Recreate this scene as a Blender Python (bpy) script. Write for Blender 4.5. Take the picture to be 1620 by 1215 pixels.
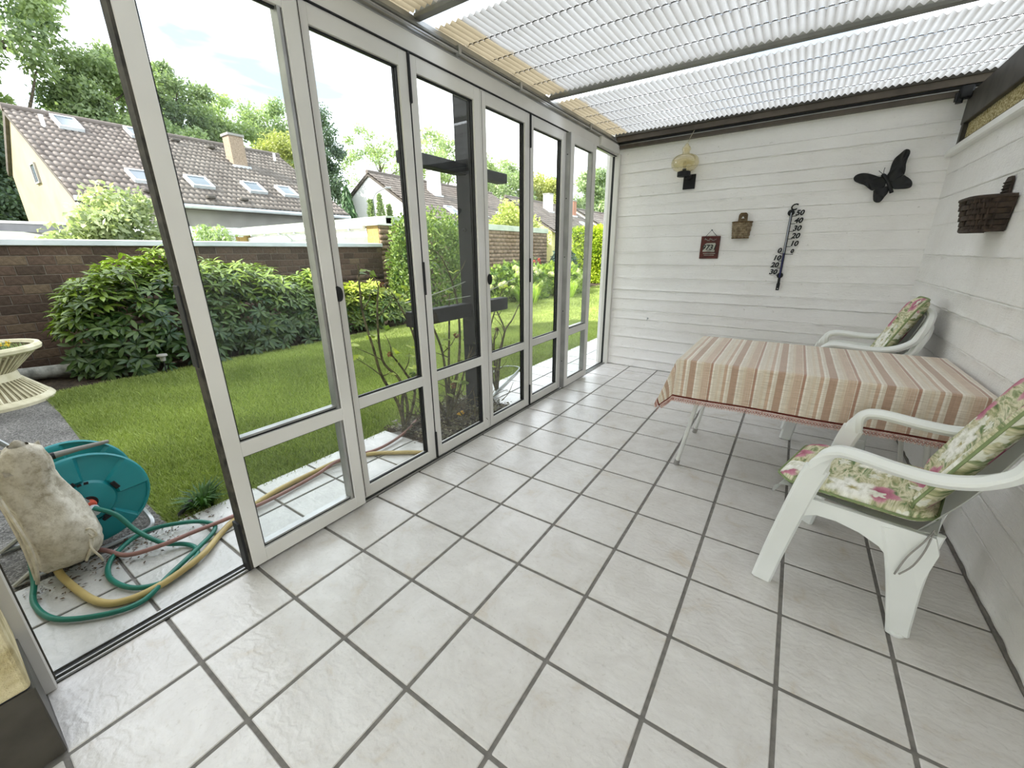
import bpy, bmesh, math, random
import numpy as np
from mathutils import Vector, Matrix, noise as mnoise
PI = math.pi
for o in list(bpy.data.objects):
    bpy.data.objects.remove(o)
SC = bpy.context.scene
COL = SC.collection

# ------------------------------------------------------------------ camera
CAM_POS = (1.49693, -0.26010, 1.35224)
YAW, PITCH, ROLL = 0.594875, 1.256419, -0.010152
cam_data = bpy.data.cameras.new('camera')
cam = bpy.data.objects.new('camera', cam_data)
COL.objects.link(cam)
cam.matrix_world = (Matrix.Translation(CAM_POS) @ Matrix.Rotation(YAW, 4, 'Z')
                    @ Matrix.Rotation(PITCH, 4, 'X') @ Matrix.Rotation(ROLL, 4, 'Z'))
cam_data.sensor_fit = 'HORIZONTAL'
cam_data.sensor_width = 36.0
cam_data.lens = 643.5 / 1620 * 36.0
cam_data.clip_start = 0.02
cam_data.clip_end = 400
SC.camera = cam

# ------------------------------------------------------------------ sky, sun, exposure
SUN_DIR = Vector((0.47, 0.88, -0.88)).normalized()
sun_data = bpy.data.lights.new('sun', 'SUN')
sun_data.energy = 3.6
sun_data.angle = math.radians(0.6)
sun_data.color = (1.0, 0.95, 0.88)
sun = bpy.data.objects.new('sun', sun_data)
COL.objects.link(sun)
sun.rotation_euler = SUN_DIR.to_track_quat('-Z', 'Y').to_euler()

world = bpy.data.worlds.new('sky')
SC.world = world
world.use_nodes = True
wn, wl = world.node_tree.nodes, world.node_tree.links
wn.clear()
w_out = wn.new('ShaderNodeOutputWorld')
w_bg = wn.new('ShaderNodeBackground')
w_bg.inputs['Strength'].default_value = 1.75
w_tc = wn.new('ShaderNodeTexCoord')
w_map = wn.new('ShaderNodeMapping')
w_map.inputs['Scale'].default_value = (1.0, 0.55, 2.6)
w_map.inputs['Rotation'].default_value = (0.3, 0.2, 0.6)
w_noise = wn.new('ShaderNodeTexNoise')
w_noise.inputs['Scale'].default_value = 2.1
w_noise.inputs['Detail'].default_value = 5
w_noise.inputs['Roughness'].default_value = 0.55
w_noise.inputs['Distortion'].default_value = 0.5
w_ramp = wn.new('ShaderNodeValToRGB')
w_ramp.color_ramp.elements[0].position = 0.40
w_ramp.color_ramp.elements[0].color = (0.142, 0.18, 0.222, 1)
w_ramp.color_ramp.elements[1].position = 0.62
w_ramp.color_ramp.elements[1].color = (0.83, 0.86, 0.895, 1)
wl.new(w_tc.outputs['Generated'], w_map.inputs['Vector'])
wl.new(w_map.outputs['Vector'], w_noise.inputs['Vector'])
wl.new(w_noise.outputs['Fac'], w_ramp.inputs['Fac'])
wl.new(w_ramp.outputs['Color'], w_bg.inputs['Color'])
wl.new(w_bg.outputs['Background'], w_out.inputs['Surface'])

SC.view_settings.view_transform = 'Standard'
SC.view_settings.look = 'None'
SC.view_settings.exposure = 1.95
SC.view_settings.gamma = 1.0
SC.view_settings.use_curve_mapping = False
try:
    SC.cycles.use_denoising = True
    SC.cycles.max_bounces = 14
    SC.cycles.diffuse_bounces = 10
    SC.cycles.transparent_max_bounces = 24
    SC.cycles.transmission_bounces = 10
    SC.cycles.sample_clamp_indirect = 8
    SC.cycles.caustics_reflective = False
    SC.cycles.caustics_refractive = False
except Exception:
    pass

# ------------------------------------------------------------------ helpers: materials
def lin(c):
    if isinstance(c, str):
        c = tuple(int(c[i:i + 2], 16) / 255 for i in (0, 2, 4))
    return tuple((x / 12.92 if x <= 0.04045 else ((x + 0.055) / 1.055) ** 2.4) for x in c[:3]) + (1.0,)

class NT:
    def __init__(s, name):
        s.m = bpy.data.materials.new(name)
        s.m.use_nodes = True
        s.n, s.l = s.m.node_tree.nodes, s.m.node_tree.links
        s.b = s.n['Principled BSDF']
        s.out = s.n['Material Output']
    def new(s, t, **kw):
        nd = s.n.new('ShaderNode' + t)
        for k, v in kw.items():
            setattr(nd, k, v)
        return nd
    def link(s, a, b):
        s.l.new(a, b)
    def coord(s, kind='Object', scale=(1, 1, 1), rot=(0, 0, 0)):
        tc = s.new('TexCoord'); mp = s.new('Mapping')
        mp.inputs['Scale'].default_value = scale
        mp.inputs['Rotation'].default_value = rot
        s.link(tc.outputs[kind], mp.inputs['Vector'])
        return mp.outputs['Vector']
    def noise(s, vec, scale, detail=4, rough=0.5, dist=0.0):
        nz = s.new('TexNoise')
        nz.inputs['Scale'].default_value = scale
        nz.inputs['Detail'].default_value = detail
        nz.inputs['Roughness'].default_value = rough
        nz.inputs['Distortion'].default_value = dist
        if vec is not None:
            s.link(vec, nz.inputs['Vector'])
        return nz.outputs['Fac']
    def ramp(s, fac, stops, interp='LINEAR'):
        r = s.new('ValToRGB')
        cr = r.color_ramp
        cr.interpolation = interp
        while len(cr.elements) < len(stops):
            cr.elements.new(0.5)
        for e, (p, c) in zip(cr.elements, stops):
            e.position = p
            e.color = lin(c) if isinstance(c, str) else (tuple(c) + (1,))[:4]
        s.link(fac, r.inputs['Fac'])
        return r.outputs['Color']
    def mix(s, fac, a, b, blend='MIX'):
        mx = s.new('Mix', data_type='RGBA', blend_type=blend)
        if isinstance(fac, (int, float)):
            mx.inputs['Factor'].default_value = fac
        else:
            s.link(fac, mx.inputs['Factor'])
        for sock, v in ((mx.inputs['A'], a), (mx.inputs['B'], b)):
            if isinstance(v, str):
                sock.default_value = lin(v)
            elif isinstance(v, tuple):
                sock.default_value = v
            else:
                s.link(v, sock)
        return mx.outputs['Result']
    def math(s, op, a, b=None, c=None):
        mt = s.new('Math', operation=op)
        for i, v in enumerate((a, b, c)):
            if v is None:
                continue
            if isinstance(v, (int, float)):
                mt.inputs[i].default_value = v
            else:
                s.link(v, mt.inputs[i])
        return mt.outputs[0]
    def bump(s, h, strength=0.3, dist=0.01):
        bp = s.new('Bump')
        bp.inputs['Strength'].default_value = strength
        bp.inputs['Distance'].default_value = dist
        s.link(h, bp.inputs['Height'])
        s.link(bp.outputs['Normal'], s.b.inputs['Normal'])
    def color(s, c):
        if isinstance(c, (str,)):
            s.b.inputs['Base Color'].default_value = lin(c)
        elif isinstance(c, tuple):
            s.b.inputs['Base Color'].default_value = c
        else:
            s.link(c, s.b.inputs['Base Color'])
    def set(s, rough=0.5, metal=0.0, spec=0.5):
        s.b.inputs['Roughness'].default_value = rough
        s.b.inputs['Metallic'].default_value = metal
        s.b.inputs['Specular IOR Level'].default_value = spec
        return s.m

def mat_var(name, c1, c2, scale=8, rough=0.6, metal=0, bscale=None, bstr=0.2, bdist=0.003, spec=0.4, detail=5):
    """a plain procedural material: two tones mixed by noise, plus a fine bump"""
    t = NT(name)
    v = t.coord('Object')
    t.color(t.ramp(t.noise(v, scale, detail), [(0.35, c1), (0.65, c2)]))
    if bscale:
        t.bump(t.noise(v, bscale, 4, 0.6), bstr, bdist)
    return t.set(rough, metal, spec)

# ------------------------------------------------------------------ helpers: objects
def props(o, label=None, cat=None, group=None, kind=None):
    if label: o['label'] = label
    if cat: o['category'] = cat
    if group: o['group'] = group
    if kind: o['kind'] = kind
    return o

def empty(name, loc=(0, 0, 0), rotz=0.0, parent=None):
    o = bpy.data.objects.new(name, None)
    COL.objects.link(o)
    o.location = loc
    o.rotation_euler = (0, 0, rotz)
    o.empty_display_size = 0.1
    o.parent = parent
    return o

def thing(name, label, cat, loc=(0, 0, 0), rotz=0.0, group=None):
    return props(empty(name, loc, rotz), label, cat, group)

def struct(name, loc=(0, 0, 0), label=None, cat=None):
    return props(empty(name, loc), label, cat, None, 'structure')

def link(name, me, parent=None, loc=None):
    o = bpy.data.objects.new(name, me)
    COL.objects.link(o)
    o.parent = parent
    if loc is not None:
        o.location = loc
    return o

class B:
    """a bmesh builder: collects shapes, then links them as ONE mesh object"""
    def __init__(s):
        s.bm = bmesh.new()
    def box(s, x0, x1, y0, y1, z0, z1, bev=0.0, M=None, seg=1):
        r = bmesh.ops.create_cube(s.bm, size=1.0)
        vs = r['verts']
        T = Matrix.Translation(((x0 + x1) / 2, (y0 + y1) / 2, (z0 + z1) / 2)) @ Matrix.Diagonal((abs(x1 - x0), abs(y1 - y0), abs(z1 - z0), 1))
        bmesh.ops.transform(s.bm, matrix=T, verts=vs)
        if bev > 0:
            es = list({e for v in vs for e in v.link_edges})
            rb = bmesh.ops.bevel(s.bm, geom=es, offset=bev, segments=seg, affect='EDGES', profile=0.5, clamp_overlap=True)
            vs = list({v for f in rb['faces'] for v in f.verts} | {v for v in vs if v.is_valid})
        if M is not None:
            bmesh.ops.transform(s.bm, matrix=M, verts=[v for v in vs if v.is_valid])
        return s
    def prism(s, pts, axis, a, b, M=None):
        """polygon pts extruded along an axis ('x','y','z') between a and b"""
        def P(p, w):
            return {'x': (w, p[0], p[1]), 'y': (p[0], w, p[1]), 'z': (p[0], p[1], w)}[axis]
        v0 = [s.bm.verts.new(P(p, a)) for p in pts]
        v1 = [s.bm.verts.new(P(p, b)) for p in pts]
        s.bm.faces.new(v0)
        s.bm.faces.new(list(reversed(v1)))
        n = len(pts)
        for i in range(n):
            s.bm.faces.new((v0[(i + 1) % n], v0[i], v1[i], v1[(i + 1) % n]))
        if M is not None:
            bmesh.ops.transform(s.bm, matrix=M, verts=v0 + v1)
        return s
    def sweep(s, path, sect, wide=None, cap=True, closed=False):
        """sect: list of (a,b) or function i->list; a along 'wide' direction, b along the other"""
        pts = [Vector(p) for p in path]
        n = len(pts)
        rings = []
        prevw = None
        for i in range(n):
            if closed:
                t = (pts[(i + 1) % n] - pts[i - 1]).normalized()
            else:
                t = (pts[min(i + 1, n - 1)] - pts[max(i - 1, 0)]).normalized()
            if wide is not None:
                w = Vector(wide(i) if callable(wide) else wide)
            else:
                w = prevw if prevw is not None else (Vector((0, 0, 1)) if abs(t.z) < 0.9 else Vector((1, 0, 0)))
            w = (w - t * w.dot(t))
            if w.length < 1e-6:
                w = prevw
            w.normalize()
            prevw = w
            u = t.cross(w).normalized()
            sc = sect(i) if callable(sect) else sect
            rings.append([s.bm.verts.new(pts[i] + w * a + u * b) for a, b in sc])
        m = len(rings[0])
        rng = range(n) if closed else range(n - 1)
        for i in rng:
            r0, r1 = rings[i], rings[(i + 1) % n]
            for k in range(m):
                s.bm.faces.new((r0[k], r0[(k + 1) % m], r1[(k + 1) % m], r1[k]))
        if cap and not closed and m > 2:
            s.bm.faces.new(list(reversed(rings[0])))
            s.bm.faces.new(rings[-1])
        return s
    def tube(s, path, r, seg=8, closed=False, smooth_n=0):
        if smooth_n:
            path = catmull(path, smooth_n, closed)
        n = len(path)
        def sc(i):
            rr = r if not isinstance(r, (list, tuple)) else r[0] + (r[1] - r[0]) * i / max(1, n - 1)
            return [(rr * math.cos(2 * PI * k / seg), rr * math.sin(2 * PI * k / seg)) for k in range(seg)]
        return s.sweep(path, sc, closed=closed)
    def lathe(s, prof, seg=24, c=(0, 0, 0), M=None):
        """profile of (r,z) turned round z"""
        vs = []
        for r, z in prof:
            if r < 1e-6:
                vs.append([s.bm.verts.new((c[0], c[1], c[2] + z))])
            else:
                vs.append([s.bm.verts.new((c[0] + r * math.cos(2 * PI * k / seg), c[1] + r * math.sin(2 * PI * k / seg), c[2] + z)) for k in range(seg)])
        for a, b in zip(vs[:-1], vs[1:]):
            for k in range(seg):
                q = [a[k % len(a)], a[(k + 1) % len(a)], b[(k + 1) % len(b)], b[k % len(b)]]
                q = [v for i, v in enumerate(q) if v not in q[:i]]
                if len(q) >= 3:
                    s.bm.faces.new(q)
        if M is not None:
            bmesh.ops.transform(s.bm, matrix=M, verts=[v for r in vs for v in r])
        return s
    def grid(s, fn, nu, nv, closed_u=False):
        vs = [[s.bm.verts.new(fn(i / (nu if closed_u else nu - 1), j / (nv - 1))) for i in range(nu)] for j in range(nv)]
        for j in range(nv - 1):
            for i in range(nu if closed_u else nu - 1):
                s.bm.faces.new((vs[j][i], vs[j][(i + 1) % nu], vs[j + 1][(i + 1) % nu], vs[j + 1][i]))
        return s
    def mesh(s, name, mat, smooth=False, angle=40):
        bmesh.ops.recalc_face_normals(s.bm, faces=s.bm.faces)
        me = bpy.data.meshes.new(name)
        s.bm.to_mesh(me)
        s.bm.free()
        if mat: me.materials.append(mat)
        if smooth:
            me.shade_smooth() if angle is None else smooth_by_angle(me, math.radians(angle))
        return me
    def build(s, name, mat, parent=None, smooth=False, angle=40, loc=None):
        return link(name, s.mesh(name, mat, smooth, angle), parent, loc)

def smooth_by_angle(me, ang):
    me.polygons.foreach_set('use_smooth', [True] * len(me.polygons))
    try:
        me.set_sharp_from_angle(angle=ang)
    except Exception:
        pass

def catmull(pts, n, closed=False):
    P = [Vector(p) for p in pts]
    out = []
    m = len(P)
    rng = range(m) if closed else range(m - 1)
    for i in rng:
        if closed:
            a, b, c, d = P[i - 1], P[i], P[(i + 1) % m], P[(i + 2) % m]
        else:
            a, b, c, d = P[max(i - 1, 0)], P[i], P[i + 1], P[min(i + 2, m - 1)]
        for k in range(n):
            t = k / n
            out.append(0.5 * ((2 * b) + (c - a) * t + (2 * a - 5 * b + 4 * c - d) * t * t + (3 * b - a - 3 * c + d) * t ** 3))
    if not closed:
        out.append(P[-1])
    return out

def rrect(a, b, r=0.3):
    """rounded rectangle section with half sizes a, b"""
    k = min(a, b) * r
    return [(a, b - k), (a - k, b), (-a + k, b), (-a, b - k), (-a, -b + k), (-a + k, -b), (a - k, -b), (a, -b + k)]

def np_mesh(name, V, F, mat, attr=None, smooth=False):
    """mesh from numpy arrays; F is (n,3) or (n,4)"""
    me = bpy.data.meshes.new(name)
    V = np.asarray(V, dtype=np.float32); F = np.asarray(F, dtype=np.int32)
    k = F.shape[1]
    me.vertices.add(len(V)); me.vertices.foreach_set('co', V.ravel())
    me.loops.add(F.size); me.loops.foreach_set('vertex_index', F.ravel())
    me.polygons.add(len(F)); me.polygons.foreach_set('loop_start', np.arange(0, F.size, k, dtype=np.int32))
    try:
        me.polygons.foreach_set('loop_total', np.full(len(F), k, dtype=np.int32))
    except Exception:
        pass
    if attr is not None:
        at = me.attributes.new('shade', 'FLOAT', 'POINT')
        at.data.foreach_set('value', np.asarray(attr, dtype=np.float32))
    me.update(calc_edges=True)
    me.validate()
    if mat: me.materials.append(mat)
    if smooth: me.polygons.foreach_set('use_smooth', np.ones(len(F), dtype=bool))
    return me

def leaves(C, D, N, L, W, fold=0.25):
    """one folded leaf per row: base C, direction D, normal N, length L, width W -> verts, tris"""
    n = len(C)
    D = D / (np.linalg.norm(D, axis=1, keepdims=True) + 1e-9)
    N = N - D * np.sum(N * D, axis=1, keepdims=True)
    N = N / (np.linalg.norm(N, axis=1, keepdims=True) + 1e-9)
    S = np.cross(D, N)
    L = np.asarray(L).reshape(-1, 1) * np.ones((n, 1)); W = np.asarray(W).reshape(-1, 1) * np.ones((n, 1))
    tip = C + D * L
    mid = C + D * L * 0.5
    a = mid + S * W * 0.5 + N * W * fold
    b = mid - S * W * 0.5 + N * W * fold
    V = np.stack([C, a, tip, b], 1).reshape(-1, 3)
    i = np.arange(n)[:, None] * 4
    F = np.concatenate([i + [[0, 1, 2]], i + [[0, 2, 3]]], 0)
    return V, F

def text_mesh(s, size, depth, shear=0.0, bold=0.0):
    cu = bpy.data.curves.new('t', 'FONT')
    cu.body = s; cu.size = size; cu.extrude = depth; cu.shear = shear
    cu.offset = bold
    cu.align_x = 'CENTER'; cu.align_y = 'CENTER'; cu.resolution_u = 3
    o = bpy.data.objects.new('t', cu)
    COL.objects.link(o)
    dg = bpy.context.evaluated_depsgraph_get()
    me = bpy.data.meshes.new_from_object(o.evaluated_get(dg))
    bpy.data.objects.remove(o); bpy.data.curves.remove(cu)
    return me

# ------------------------------------------------------------------ materials
def m_tile(name='floor_tile_glaze', c=('C6C2BE', 'D2CFCC')):
    t = NT(name)
    oi = t.new('ObjectInfo')
    v = t.coord('Object')
    vm = t.new('VectorMath', operation='ADD')
    t.link(v, vm.inputs[0])
    cmb = t.new('CombineXYZ')
    t.link(t.math('MULTIPLY', oi.outputs['Random'], 37.0), cmb.inputs[0])
    t.link(t.math('MULTIPLY', oi.outputs['Random'], 91.0), cmb.inputs[1])
    t.link(cmb.outputs[0], vm.inputs[1])
    vv = vm.outputs[0]
    base = t.ramp(t.noise(vv, 7, 6, 0.65, 0.6), [(0.28, 'BFB6AA' if name == 'floor_tile_glaze' else c[0]), (0.42, c[0]), (0.7, c[1])])
    fleck = t.ramp(t.noise(vv, 60, 3, 0.6), [(0.25, 'CFCAC1'), (0.42, 'FFFFFF')])
    t.color(t.mix(0.35, base, fleck, 'MULTIPLY'))
    wv = t.new('TexWave', wave_type='RINGS')
    wv.inputs['Scale'].default_value = 9
    wv.inputs['Distortion'].default_value = 9
    wv.inputs['Detail'].default_value = 3
    wv.inputs['Detail Scale'].default_value = 2.2
    t.link(vv, wv.inputs['Vector'])
    h = t.math('ADD', t.math('MULTIPLY', wv.outputs['Fac'], 0.5), t.noise(vv, 45, 4, 0.6))
    t.bump(h, 0.30, 0.004)
    return t.set(0.24, 0, 0.55)

M_TILE = m_tile()
M_TILE_OUT = m_tile('terrace_tile_glaze', ('B4B3B0', 'C6C5C2'))
M_GROUT = mat_var('grout', '6A6763', '7E7A75', 30, 0.9, bscale=200, bstr=0.4)
def m_whitewall():
    t = NT('white_painted_concrete')
    v = t.coord('Object')
    col = t.ramp(t.noise(v, 3.0, 5, 0.6), [(0.3, 'ECE9E7'), (0.7, 'F4F2F1')])
    sp = t.ramp(t.noise(v, 28, 3, 0.7), [(0.27, 'A8A49A'), (0.33, 'FFFFFF')])
    t.color(t.mix(0.35, col, sp, 'MULTIPLY'))
    v2 = t.coord('Object', (1, 1, 1))
    n1 = t.noise(v2, 38, 6, 0.65)
    vs = t.coord('Object', (6, 6, 60))
    n2 = t.noise(vs, 3, 4, 0.6)
    t.bump(t.math('ADD', n1, t.math('MULTIPLY', n2, 0.7)), 0.75, 0.008)
    return t.set(0.75, 0, 0.25)
M_WALL = m_whitewall()
M_WALL_SMOOTH = mat_var('white_painted_wall', 'E4E3E0', 'ECEBE8', 4, 0.8, bscale=60)
M_ALU = mat_var('white_lacquered_aluminium', 'CBC9C4', 'D6D4D0', 2, 0.42, 0.0, spec=0.45)
M_ALU2 = mat_var('aluminium_profile', '9A9A98', 'B0B0AE', 6, 0.35, 0.7)
M_BLACK = mat_var('black_rubber', '0F1012', '1C1D20', 20, 0.55)
M_DARKTRACK = mat_var('grimy_track', '26241F', '4A463E', 25, 0.7, bscale=80)
M_GREYBAR = mat_var('grey_rafter', '70706C', '858480', 5, 0.6)
M_BROWN = mat_var('brown_anodised_rail', '4A423A', '5E554B', 7, 0.45, 0.15)
M_BRONZE = mat_var('dark_bronze_frame', '38352F', '4B4740', 9, 0.5, 0.2)
M_PLASTIC = mat_var('white_garden_plastic', 'DDDFDC', 'E6E8E6', 3, 0.38, spec=0.5)

def m_glass(name, tint=(0.965, 0.985, 0.975), haze=0.01):
    t = NT(name)
    tr = t.new('BsdfTransparent'); tr.inputs['Color'].default_value = tint + (1,)
    gl = t.new('BsdfGlossy'); gl.inputs['Roughness'].default_value = 0.0
    gl.inputs['Color'].default_value = (1, 1, 1, 1)
    fr = t.new('Fresnel'); fr.inputs['IOR'].default_value = 1.45
    mx = t.new('MixShader')
    t.link(t.math('MULTIPLY', fr.outputs[0], 0.10), mx.inputs[0]); t.link(tr.outputs[0], mx.inputs[1]); t.link(gl.outputs[0], mx.inputs[2])
    df = t.new('BsdfDiffuse'); df.inputs['Color'].default_value = (0.8, 0.8, 0.8, 1)
    v = t.coord('Object', (3, 3, 0.7))
    hz = t.math('MULTIPLY', t.noise(v, 2.5, 4, 0.6), haze * 2)
    m2 = t.new('MixShader')
    t.link(hz, m2.inputs[0]); t.link(mx.outputs[0], m2.inputs[1]); t.link(df.outputs[0], m2.inputs[2])
    t.link(m2.outputs[0], t.out.inputs['Surface'])
    t.n.remove(t.b)
    return t.m
M_GLASS = m_glass('window_glass', (0.98, 0.985, 0.98), 0.002)
M_GLASS_HAZY = m_glass('window_glass_smeared', (0.955, 0.97, 0.96), 0.014)

def m_corrugated():
    t = NT('corrugated_translucent_plastic')
    v = t.coord('Object')
    sep = t.new('SeparateXYZ'); t.link(v, sep.inputs[0])
    edge = t.math('ADD', sep.outputs[0], t.math('MULTIPLY', t.noise(t.coord('Object', (1, 1, 1)), 14, 3), 0.06))
    # yellowed outer edge: old, brittle plastic
    col = t.ramp(t.math('MULTIPLY_ADD', edge, 2.0, 0.62), [(0.30, 'A89A80'), (0.36, 'B4B2B0')])
    dirt = t.ramp(t.noise(v, 5, 5, 0.6), [(0.3, 'E6E4DF'), (0.65, 'FFFFFF')])
    c = t.mix(0.5, col, dirt, 'MULTIPLY')
    # ridge shading put into the colour: darker towards the bottom of the flutes
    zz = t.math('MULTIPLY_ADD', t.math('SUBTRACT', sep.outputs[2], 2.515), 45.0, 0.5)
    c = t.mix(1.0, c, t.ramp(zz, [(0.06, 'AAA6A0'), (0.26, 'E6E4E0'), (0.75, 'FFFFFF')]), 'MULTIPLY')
    tl = t.new('BsdfTranslucent'); df = t.new('BsdfDiffuse')
    t.link(c, tl.inputs['Color']); t.link(c, df.inputs['Color'])
    mx = t.new('MixShader'); mx.inputs[0].default_value = 0.16
    t.link(tl.outputs[0], mx.inputs[1]); t.link(df.outputs[0], mx.inputs[2])
    t.link(mx.outputs[0], t.out.inputs['Surface'])
    t.n.remove(t.b)
    return t.m
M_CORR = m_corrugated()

def m_leaf(name, dark, light, transl=0.35, rough=0.45, gain=1.06):
    t = NT(name)
    at = t.new('Attribute', attribute_name='shade')
    oi = t.new('ObjectInfo')
    f = t.math('ADD', at.outputs['Fac'], t.math('MULTIPLY_ADD', oi.outputs['Random'], 0.2, -0.1))
    g = lambda h: tuple(min(0.85, x * gain) for x in lin(h)[:3])
    c = t.ramp(f, [(0.0, g(dark)), (1.0, g(light))])
    t.color(c)
    t.set(rough, 0, 0.35)
    tl = t.new('BsdfTranslucent')
    t.link(t.mix(0.5, c, 'C8D860', 'OVERLAY'), tl.inputs['Color'])
    mx = t.new('MixShader'); mx.inputs[0].default_value = transl
    t.link(t.b.outputs[0], mx.inputs[1]); t.link(tl.outputs[0], mx.inputs[2])
    t.link(mx.outputs[0], t.out.inputs['Surface'])
    return t.m
M_BARK = mat_var('bark', '3B342B', '5E564A', 14, 0.9, bscale=40, bstr=0.6, bdist=0.01)
M_TWIG = mat_var('twig', '3F3A30', '6B6350', 30, 0.85)
rng = np.random.default_rng(7)
random.seed(5)
T = 0.3333

# ================================================================== FLOOR
floor = B().box(-0.36, 2.34, -0.76, 4.62, -0.06, -0.004).build('floor', M_GROUT)
props(floor, kind='structure')
tile_me = {}
def tile_mesh(w, d, mat, h=0.010):
    k = (round(w, 3), round(d, 3), mat.name)
    if k not in tile_me:
        tile_me[k] = B().box(-w / 2, w / 2, -d / 2, d / 2, -h, 0, 0.0025).mesh('tile', mat)
    return tile_me[k]
G = 0.0135
for i in range(-2, 14):
    for j in range(-1, 7):
        x0, x1 = j * T + G / 2, (j + 1) * T - G / 2
        y0, y1 = i * 0.3342 + G / 2, (i + 1) * 0.3342 - G / 2
        if i == 13:
            y1 = 4.566 - 0.0413 * ((x0 + x1) / 2 + 0.33) - 0.012
        if j == -1 and i < -1 or y1 - y0 < 0.02:
            continue
        if j == -1: x0 = -0.318
        if j == 6: x1 = 2.318
        link('tile', tile_mesh(x1 - x0, y1 - y0, M_TILE), floor, ((x0 + x1) / 2, (y0 + y1) / 2, 0))

# ================================================================== BOARD-MARKED CONCRETE WALLS
def board_wall(wall, O, U, N, length, z0, z1, seed, hmin=0.085, hmax=0.15, wob=1.0):
    """one mesh per board imprint: wavy, with ragged fins of paint along its lower and upper edge"""
    r = random.Random(seed)
    O, U, N = Vector(O), Vector(U).normalized(), Vector(N).normalized()
    z = z0
    k = 0
    nu = int(length / 0.022)
    while z < z1 - 0.01:
        h = min(r.uniform(hmin, hmax), z1 - z)
        if z1 - (z + h) < 0.05: h = z1 - z
        off = r.uniform(0.002, 0.008)
        fin_lo = r.choice([0, 0.005, 0.010, 0.015]); fin_hi = r.choice([0, 0.005, 0.010])
        tilt = r.uniform(-0.004, 0.004)
        rows = [(0.0, -0.009), (0.0030, 0.0), (0.010, 0.0), (h * 0.35, 0.0), (h * 0.68, 0.0), (h - 0.010, 0.0), (h - 0.0030, 0.0), (h, -0.009)]
        ox = r.uniform(0, 100)
        def fn(u, v, rows=rows, h=h, off=off, ox=ox, z=z):
            j = int(round(v * (len(rows) - 1)))
            dz, dn = rows[j]
            s = u * length
            wav = 0.0016 * mnoise.noise(Vector((ox + s * 3, dz * 14, 1))) + 0.0012 * mnoise.noise(Vector((ox + s * 25, dz * 60, 5)))
            ez = 0.003 * mnoise.noise(Vector((ox + s * 6, 7, 3))) + 0.002 * mnoise.noise(Vector((ox + s * 30, 7, 9)))
            fin = 0
            if j <= 1:
                fin = fin_lo * max(0, mnoise.noise(Vector((ox + s * 9, 2, 2))) + 0.35)
            elif j >= len(rows) - 2:
                fin = fin_hi * max(0, mnoise.noise(Vector((ox + s * 9, 4, 8))) + 0.35)
            e = ez if j in (0, len(rows) - 1) else ez * 0.4
            p = O + U * s + N * (off + dn + wav + fin)
            return (p.x, p.y, z + dz + (e * wob if 0 < j < len(rows) - 1 else 0) + tilt * wob * (u - 0.5) * 2)
        B().grid(fn, nu, len(rows)).build('board', M_WALL, wall, smooth=True, angle=None)
        z += h
        k += 1

FW_A, FW_B = Vector((-0.33, 4.57, 0)), Vector((2.34, 4.46, 0))
fdir = (FW_B - FW_A).normalized()
fnor = Vector((fdir.y, -fdir.x, 0))       # into the room (-y)
def fwp(x, off=0.0, z=0.0):
    """a point on the far wall, 'off' metres out from it"""
    p = FW_A + fdir * ((x - FW_A.x) / fdir.x) + fnor * off
    return Vector((p.x, p.y, z))
wall_far = B().prism([(-0.30, 4.5688), (2.60, 4.449), (2.60, 4.80), (-0.30, 4.80)], 'z', -0.05, 2.56).build('wall_far', M_WALL_SMOOTH)
props(wall_far, kind='structure')
board_wall(wall_far, FW_A, fdir, fnor, 2.69, 0.0, 2.42, 3)
# the same wall runs on outside, as a painted pier
pier_far = B().box(-0.475, -0.375, 4.60, 5.0, -0.05, 2.60, 0.01).build('wall_far_outside', M_WALL)
props(pier_far, kind='structure')

wall_right = B().box(2.335, 2.55, -0.76, 4.6, -0.05, 2.03).build('wall_right', M_WALL_SMOOTH)
props(wall_right, kind='structure')
board_wall(wall_right, (2.335, 4.60, 0), (0, -1, 0), (-1, 0, 0), 5.3, 0.012, 2.0, 11, 0.11, 0.24, 0.35)
baseboard = B().box(2.318, 2.338, -0.7, 4.45, -0.002, 0.012).build('baseboard_right', M_GROUT)
props(baseboard, kind='structure')

# ledge on top of the right wall and the amber clerestory above it
sill = B().box(2.285, 2.36, -0.7, 4.44, 1.995, 2.045, 0.008).build('trim_1', M_WALL_SMOOTH)
props(sill, kind='structure')
win = struct('window_1')
B().box(2.33, 2.39, -0.75, 4.43, 2.045, 2.082).build('bottom_rail', M_BRONZE, win)
B().box(2.325, 2.395, -0.75, 4.44, 2.205, 2.40, 0.004).build('top_rail', M_BRONZE, win)
for yy in (4.395, 2.9, 1.4, -0.1):
    B().box(2.33, 2.39, yy - 0.02, yy + 0.03, 2.07, 2.21).build('window_post', M_BRONZE, win)
tA = NT('amber_pebbled_glass')
vA = tA.coord('Object')
vor = tA.new('TexVoronoi'); vor.inputs['Scale'].default_value = 90; tA.link(vA, vor.inputs['Vector'])
tA.color(tA.ramp(vor.outputs['Distance'], [(0.15, 'D8D2BC'), (0.75, '8C8466')]))
tA.bump(vor.outputs['Distance'], 0.8, 0.004)
tA.set(0.15)
tAt = tA.new('BsdfTranslucent'); tA.link(tA.ramp(vor.outputs['Distance'], [(0.15, 'DCD4B8'), (0.75, '857A54')]), tAt.inputs['Color'])
tAm = tA.new('MixShader'); tAm.inputs[0].default_value = 0.65
tA.link(tA.b.outputs[0], tAm.inputs[1]); tA.link(tAt.outputs[0], tAm.inputs[2]); tA.link(tAm.outputs[0], tA.out.inputs['Surface'])
M_AMBERWIN = tA.m
for y0, y1 in ((-0.08, 1.39), (1.42, 2.89), (2.92, 4.38)):
    B().box(2.357, 2.363, y0, y1, 2.08, 2.21).build('glass_pane', M_AMBERWIN, win)

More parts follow.
